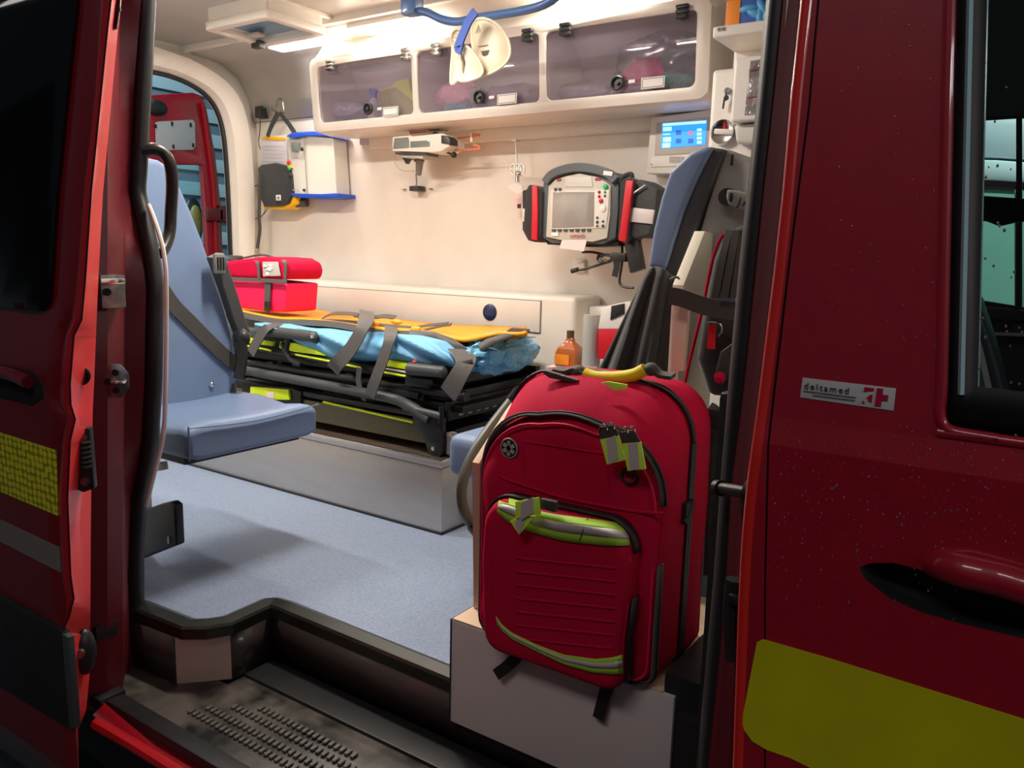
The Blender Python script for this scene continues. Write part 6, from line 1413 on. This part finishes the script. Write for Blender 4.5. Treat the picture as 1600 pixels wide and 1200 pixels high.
# recess things
t = thing('brown_bottle', 'amber brown bottle with orange label standing on the ledge behind the red backpack', 'bottle', P(888, 570, Y=2.45))
c = P(888, 572, Y=2.35); s0 = (P(905, 560, Y=2.35) - P(871, 560, Y=2.35)).length / 2
zt2 = P(897, 522, Y=2.35).z; 
b = B(); b.sections([[c + V((dx * s0 * sx, dy * 0.03 * sx, dz)) + V((0.004 * 1, 0, 0)) for dx, dy in ((-1, -1), (1, -1), (1, 1), (-1, 1))] for sx, dz in ((1.0, 0.0), (1.0, 0.045), (0.85, 0.065), (0.36, 0.085), (0.33, 0.10))]); b.obj('bottle_body', brown, t, bevel=0.006)
b = B(); b.cyl(c + V((0.004, 0, 0.098)), c + V((0.004, 0, 0.122)), 0.013); b.obj('cap', mat('bottle_cap', (0.12, 0.06, 0.03), 0.4), t)
b = B(); b.box(c + V((-0.008, -0.032, 0.025)), (s0 * 1.3, 0.002, 0.034)); b.obj('orange_label', orangelab, t)
b = B(); b.bb(max(c.x - 0.12, -1.415), c.x + 0.10, 2.30, 2.598, 0.0, c.z, 0.006); tag(b.obj('bottle_shelf', cream2), 'low cream shelf carrying the brown bottle', 'shelf')
t = thing('sharps_bin', 'white container with red lower half half-hidden behind the black folded cover', 'container', P(950, 560, Y=2.3))
b = B(); b.prism([P(x, y, Y=2.3) for x, y in ((940, 480), (985, 470), (985, 514), (934, 514))], (0, 0.12, 0), 0.004); b.obj('white_top', cream2, t)
b = B(); b.prism([P(x, y, Y=2.3) for x, y in ((935, 514), (985, 514), (985, 570), (933, 560))], (0, 0.12, 0), 0.004); b.obj('red_lower', redp, t)
b = B(); b.sections([[P(924, 520, Y=2.34) + V((0.028 * math.cos(a), 0.028 * math.sin(a), dz)) for a in [k * math.pi / 8 for k in range(16)]] for dz in (-0.11, 0.06)]); b.obj('grey_cylinder', mat('grey_glass', (0.45, 0.45, 0.42), 0.3), t)
b = B(); b.prism([P(x, y, Y=2.295) for x, y in ((955, 478), (975, 474), (975, 490), (953, 500))], (0, 0.01, 0), 0.002); b.obj('black_frame', blackp, t)
b = B(); b.prism([P(x, y, Y=2.35) for x, y in ((933, 560), (985, 565), (985, 700), (930, 700))], (0, 0.2, 0), 0.004); b.obj('stand', cream2, t)

# ================================================================ REAR DOOR and what lies behind the van
t = thing('rear_door', 'dark red open rear door seen through the rear opening, with a white plate and window', 'door', P(300, 400, X=-3.95))
XRD = -3.95
f2 = lambda pts: [(P(x, y, X=XRD).y, P(x, y, X=XRD).z) for x, y in pts]
od = f2(((150, 165), (232, 149), (298, 145), (312, 150), (320, 172), (333, 240), (342, 320), (346, 420), (348, 620), (150, 640)))
wd = f2(((235, 257), (313, 258), (318, 330), (322, 420), (322, 440), (200, 440), (200, 258)))
b = B(); b.plate_holes(od, [wd], lambda a, c: V((XRD, a, c))); dk = b.obj('door_panel', red, t, solid=0.04, bevel=0.006)
b = B(); b.plate_holes(wd, [], lambda a, c: V((XRD - 0.01, a, c))); b.obj('rear_window', bluglass, t)
b = B(); b.prism([P(x, y, X=XRD + 0.024) for x, y in ((242, 192), (246, 190), (300, 187), (304, 191), (305, 229), (302, 234), (246, 235), (243, 230))], (0.003, 0, 0), 0.001); pt = b.obj('white_plate', mat('grey_white_plate', (0.42, 0.42, 0.44), 0.4), t)
for x, y in ((243.5, 197), (269, 193), (298, 195), (271, 229), (302, 227)):
    b = B(); b.box(P(x, y, X=XRD + 0.03), (0.004, 0.012, 0.02), bevel=0.003); b.obj('plate_screw', blackp, pt)
b = B(); b.sphere(P(245, 168, X=XRD + 0.03), (0.02, 0.06, 0.04)); b.obj('black_catch', blackp, t)
b = B(); b.box(P(335, 335, X=XRD + 0.04), (0.03, 0.10, 0.07), bevel=0.008); b.box(P(347, 334, X=XRD + 0.04), (0.03, 0.05, 0.09), bevel=0.006); b.obj('hinge', redjamb, t)
b = B(); b.tube([P(x, y, X=XRD + 0.03) for x, y in ((316, 160), (326, 230), (334, 300), (338, 400))], 0.012, 8, 4); b.obj('pressed_rib', redhem, t)
# mirror behind
t = thing('oval_mirror', 'black oval with amber centre seen through the rear door window', 'mirror', P(303, 350, X=-5.6))
b = B(); c = P(302, 345, X=-5.6); b.sphere(c, (0.04, 0.085, 0.18), 16, 12); b.obj('mirror_shell', blackp, t)
b = B(); b.sphere(c + V((0.03, 0.0, -0.01)), (0.03, 0.055, 0.13), 16, 12); b.obj('amber_centre', mat('amber_ochre', (0.30, 0.19, 0.04), 0.5), t)
b = B(); b.cyl(c - V((0, 0, 0.3)), c - V((0, 0, 2.0)), 0.02); b.obj('post', blackp, t)
# garage
def wallbox(nm, m, x0, x1, y0, y1, z0, z1): 
    b = B(); b.bb(x0, x1, y0, y1, z0, z1); return struct(b.obj(nm, m))
GZ = -0.62
wallbox('floor_garage', concrete, -12, 8, -8, 12, GZ - 0.1, GZ)
rs = thing('roller_shutter', 'pale blue roller shutter of horizontal slats behind the rear door', 'shutter', (-7.1, 3.5, GZ))
b = B(); b.bb(-7.12, -7.08, 0.5, 7.5, GZ, 4.0); b.obj('shutter_back', slatm, rs)
pr0 = None
for k in range(19):
    z = GZ + 0.05 + k * 0.235
    if pr0 is None:
        b = B(); b.bb(-7.07, -7.04, 0.6, 7.4, z, z + 0.13, 0.01); pr0 = b.obj('slat', bluelight, rs)
    else:
        c = pr0.copy(); C.objects.link(c); c.parent = rs; c.matrix_parent_inverse = pr0.matrix_parent_inverse.copy(); c.location = (pr0.location.x, pr0.location.y, z)
wallbox('wall_garage', greenwall, -3.0, 8, 7.0, 7.2, GZ, 5.0)

# ================================================================ CAB INTERIOR behind the window
t = thing('cab_seat', 'dark grey cab seat and belt seen low through the cab window', 'seat', (0.1, 1.5, -0.1))
b = B(); b.prism([P(x, y, Y=1.5) for x, y in ((1516, 455), (1528, 470), (1548, 530), (1562, 580), (1575, 640), (1575, 760), (1500, 760), (1500, 470))], (0, 0.12, 0), 0.01, 3); b.obj('seat_back_edge', darkg, t)
b = B(); b.ribbon([P(1520, 505, Y=1.45), P(1532, 550, Y=1.45), P(1545, 606, Y=1.45)], 0.008, 0.004, (1, 0, 0)); b.obj('pale_piping', silver, t)
b = B(); b.prism([P(x, y, Y=1.47) for x, y in ((1512, 520), (1522, 510), (1548, 612), (1520, 640), (1505, 640))], (0, 0.02, 0), 0.004); b.obj('belt_cover', mat('teal_grey_cover', (0.10, 0.14, 0.15), 0.6), t)
fd = thing('far_cab_door', 'far side cab door with green lit window seen through the near cab window', 'door', (0.3, 2.75, -0.4))
ow = [(-0.275, -0.5), (1.6, -0.5), (1.6, 1.95), (-0.275, 1.95)]
wf = [(P(x, y, Y=2.75).x, P(x, y, Y=2.75).z) for x, y in ((1588, 184), (1588, 478))]; wf = [(-0.255, wf[0][1])] + wf + [(-0.255, wf[1][1] + 0.02)]
wf2 = [(P(x, y, Y=2.75).x, P(x, y, Y=2.75).z) for x, y in ((1597, 184), (1760, 190), (1760, 496), (1597, 480))]
b = B(); b.plate_holes(ow, [wf, wf2], lambda a, c: V((a, 2.75, c))); b.obj('door_inner', mat('cab_dark_trim', (0.03, 0.02, 0.022), 0.6), fd, solid=0.03)
b = B(); b.prism([P(x, y, Y=2.72) for x, y in ((1500, 476), (1700, 494), (1700, 506), (1500, 496))], (0, 0.02, 0), 0.003); b.obj('sill_trim', mat('bordeaux_trim', (0.07, 0.03, 0.035), 0.5), fd)
b = B(); b.prism([P(x, y, Y=2.70) for x, y in ((1548, 519), (1700, 524), (1700, 530), (1548, 524))], (0, 0.02, 0), 0.003); b.obj('light_trim', silver, fd)
b = B(); b.prism([P(x, y, Y=2.70) for x, y in ((1540, 540), (1700, 545), (1700, 640), (1545, 630))], (0, 0.02, 0), 0.003); b.obj('door_pocket', mat('brown_door_pocket', (0.05, 0.04, 0.03), 0.6), fd)
b = B(); b.bb(-0.25, 1.6, 1.0, 2.75, 1.92, 1.95); b.bb(-0.25, 1.6, 1.3, 1.33, P(1560, 182, Y=1.3).z, 1.92); struct(b.obj('ceiling_cab', mat('cab_roof_dark', (0.02, 0.02, 0.022), 0.7)))
b = B(); b.prism([P(x, y, Y=1.9) for x, y in ((1515, 304), (1600, 310), (1680, 318), (1680, 342), (1590, 346), (1560, 353), (1540, 345), (1515, 343))], (0, 0.04, 0), 0.008, 3); tag(b.obj('rear_view_mirror', blackp), 'dark mirror housing in front of the green window inside the cab', 'mirror')
wv = thing('white_van', 'pale white neighbouring van seen through both cab windows', 'van', (0.5, 5.2, GZ))
b = B(); b.prism([P(x, y, Y=5.0) for x, y in ((1400, 170), (1800, 190), (1800, 262), (1560, 246), (1400, 240))], (0, 0.3, 0), 0.02); b.obj('roof_side', whitepaint, wv)
b = B(); b.prism([P(x, y, Y=4.98) for x, y in ((1400, 245), (1560, 250), (1800, 268), (1800, 300), (1560, 283), (1400, 276))], (0, 0.3, 0), 0.02); b.obj('cant_rail', mat('white_panel_cool', (0.75, 0.82, 0.86), 0.5), wv)
b = B(); b.prism([P(x, y, Y=5.0) for x, y in ((1400, 274), (1560, 281), (1800, 298), (1800, 312), (1560, 296), (1400, 290))], (0, 0.3, 0), 0.005); b.obj('dark_gutter', mat('bordeaux_trim', (0, 0, 0)), wv)
b = B(); b.prism([P(x, y, Y=5.0) for x, y in ((1585, 290), (1800, 312), (1800, 640), (1585, 640))], (0, 0.05, 0), 0.005); b.obj('side_glass', mat('pale_green_glass', (0.30, 0.55, 0.47), 0.3), wv)
b = B(); b.prism([P(x, y, Y=4.96) for x, y in ((1587, 296), (1597, 297), (1594, 640), (1584, 640))], (0, 0.05, 0), 0.004); b.obj('window_post', blackp, wv)
b = B(); b.prism([P(x, y, Y=5.05) for x, y in ((1300, 560), (1900, 600), (1900, 900), (1300, 900))], (0, 0.2, 0), 0.005); b.obj('lower_body', whitepaint, wv)
b = B(); b.cyl(V((0.1, 5.2, GZ)), V((0.1, 5.45, GZ)) , 0.34); b.bm.verts.ensure_lookup_table(); bmesh.ops.translate(b.bm, vec=(0, 0, 0.34), verts=b.bm.verts); b.obj('wheel', black, wv)
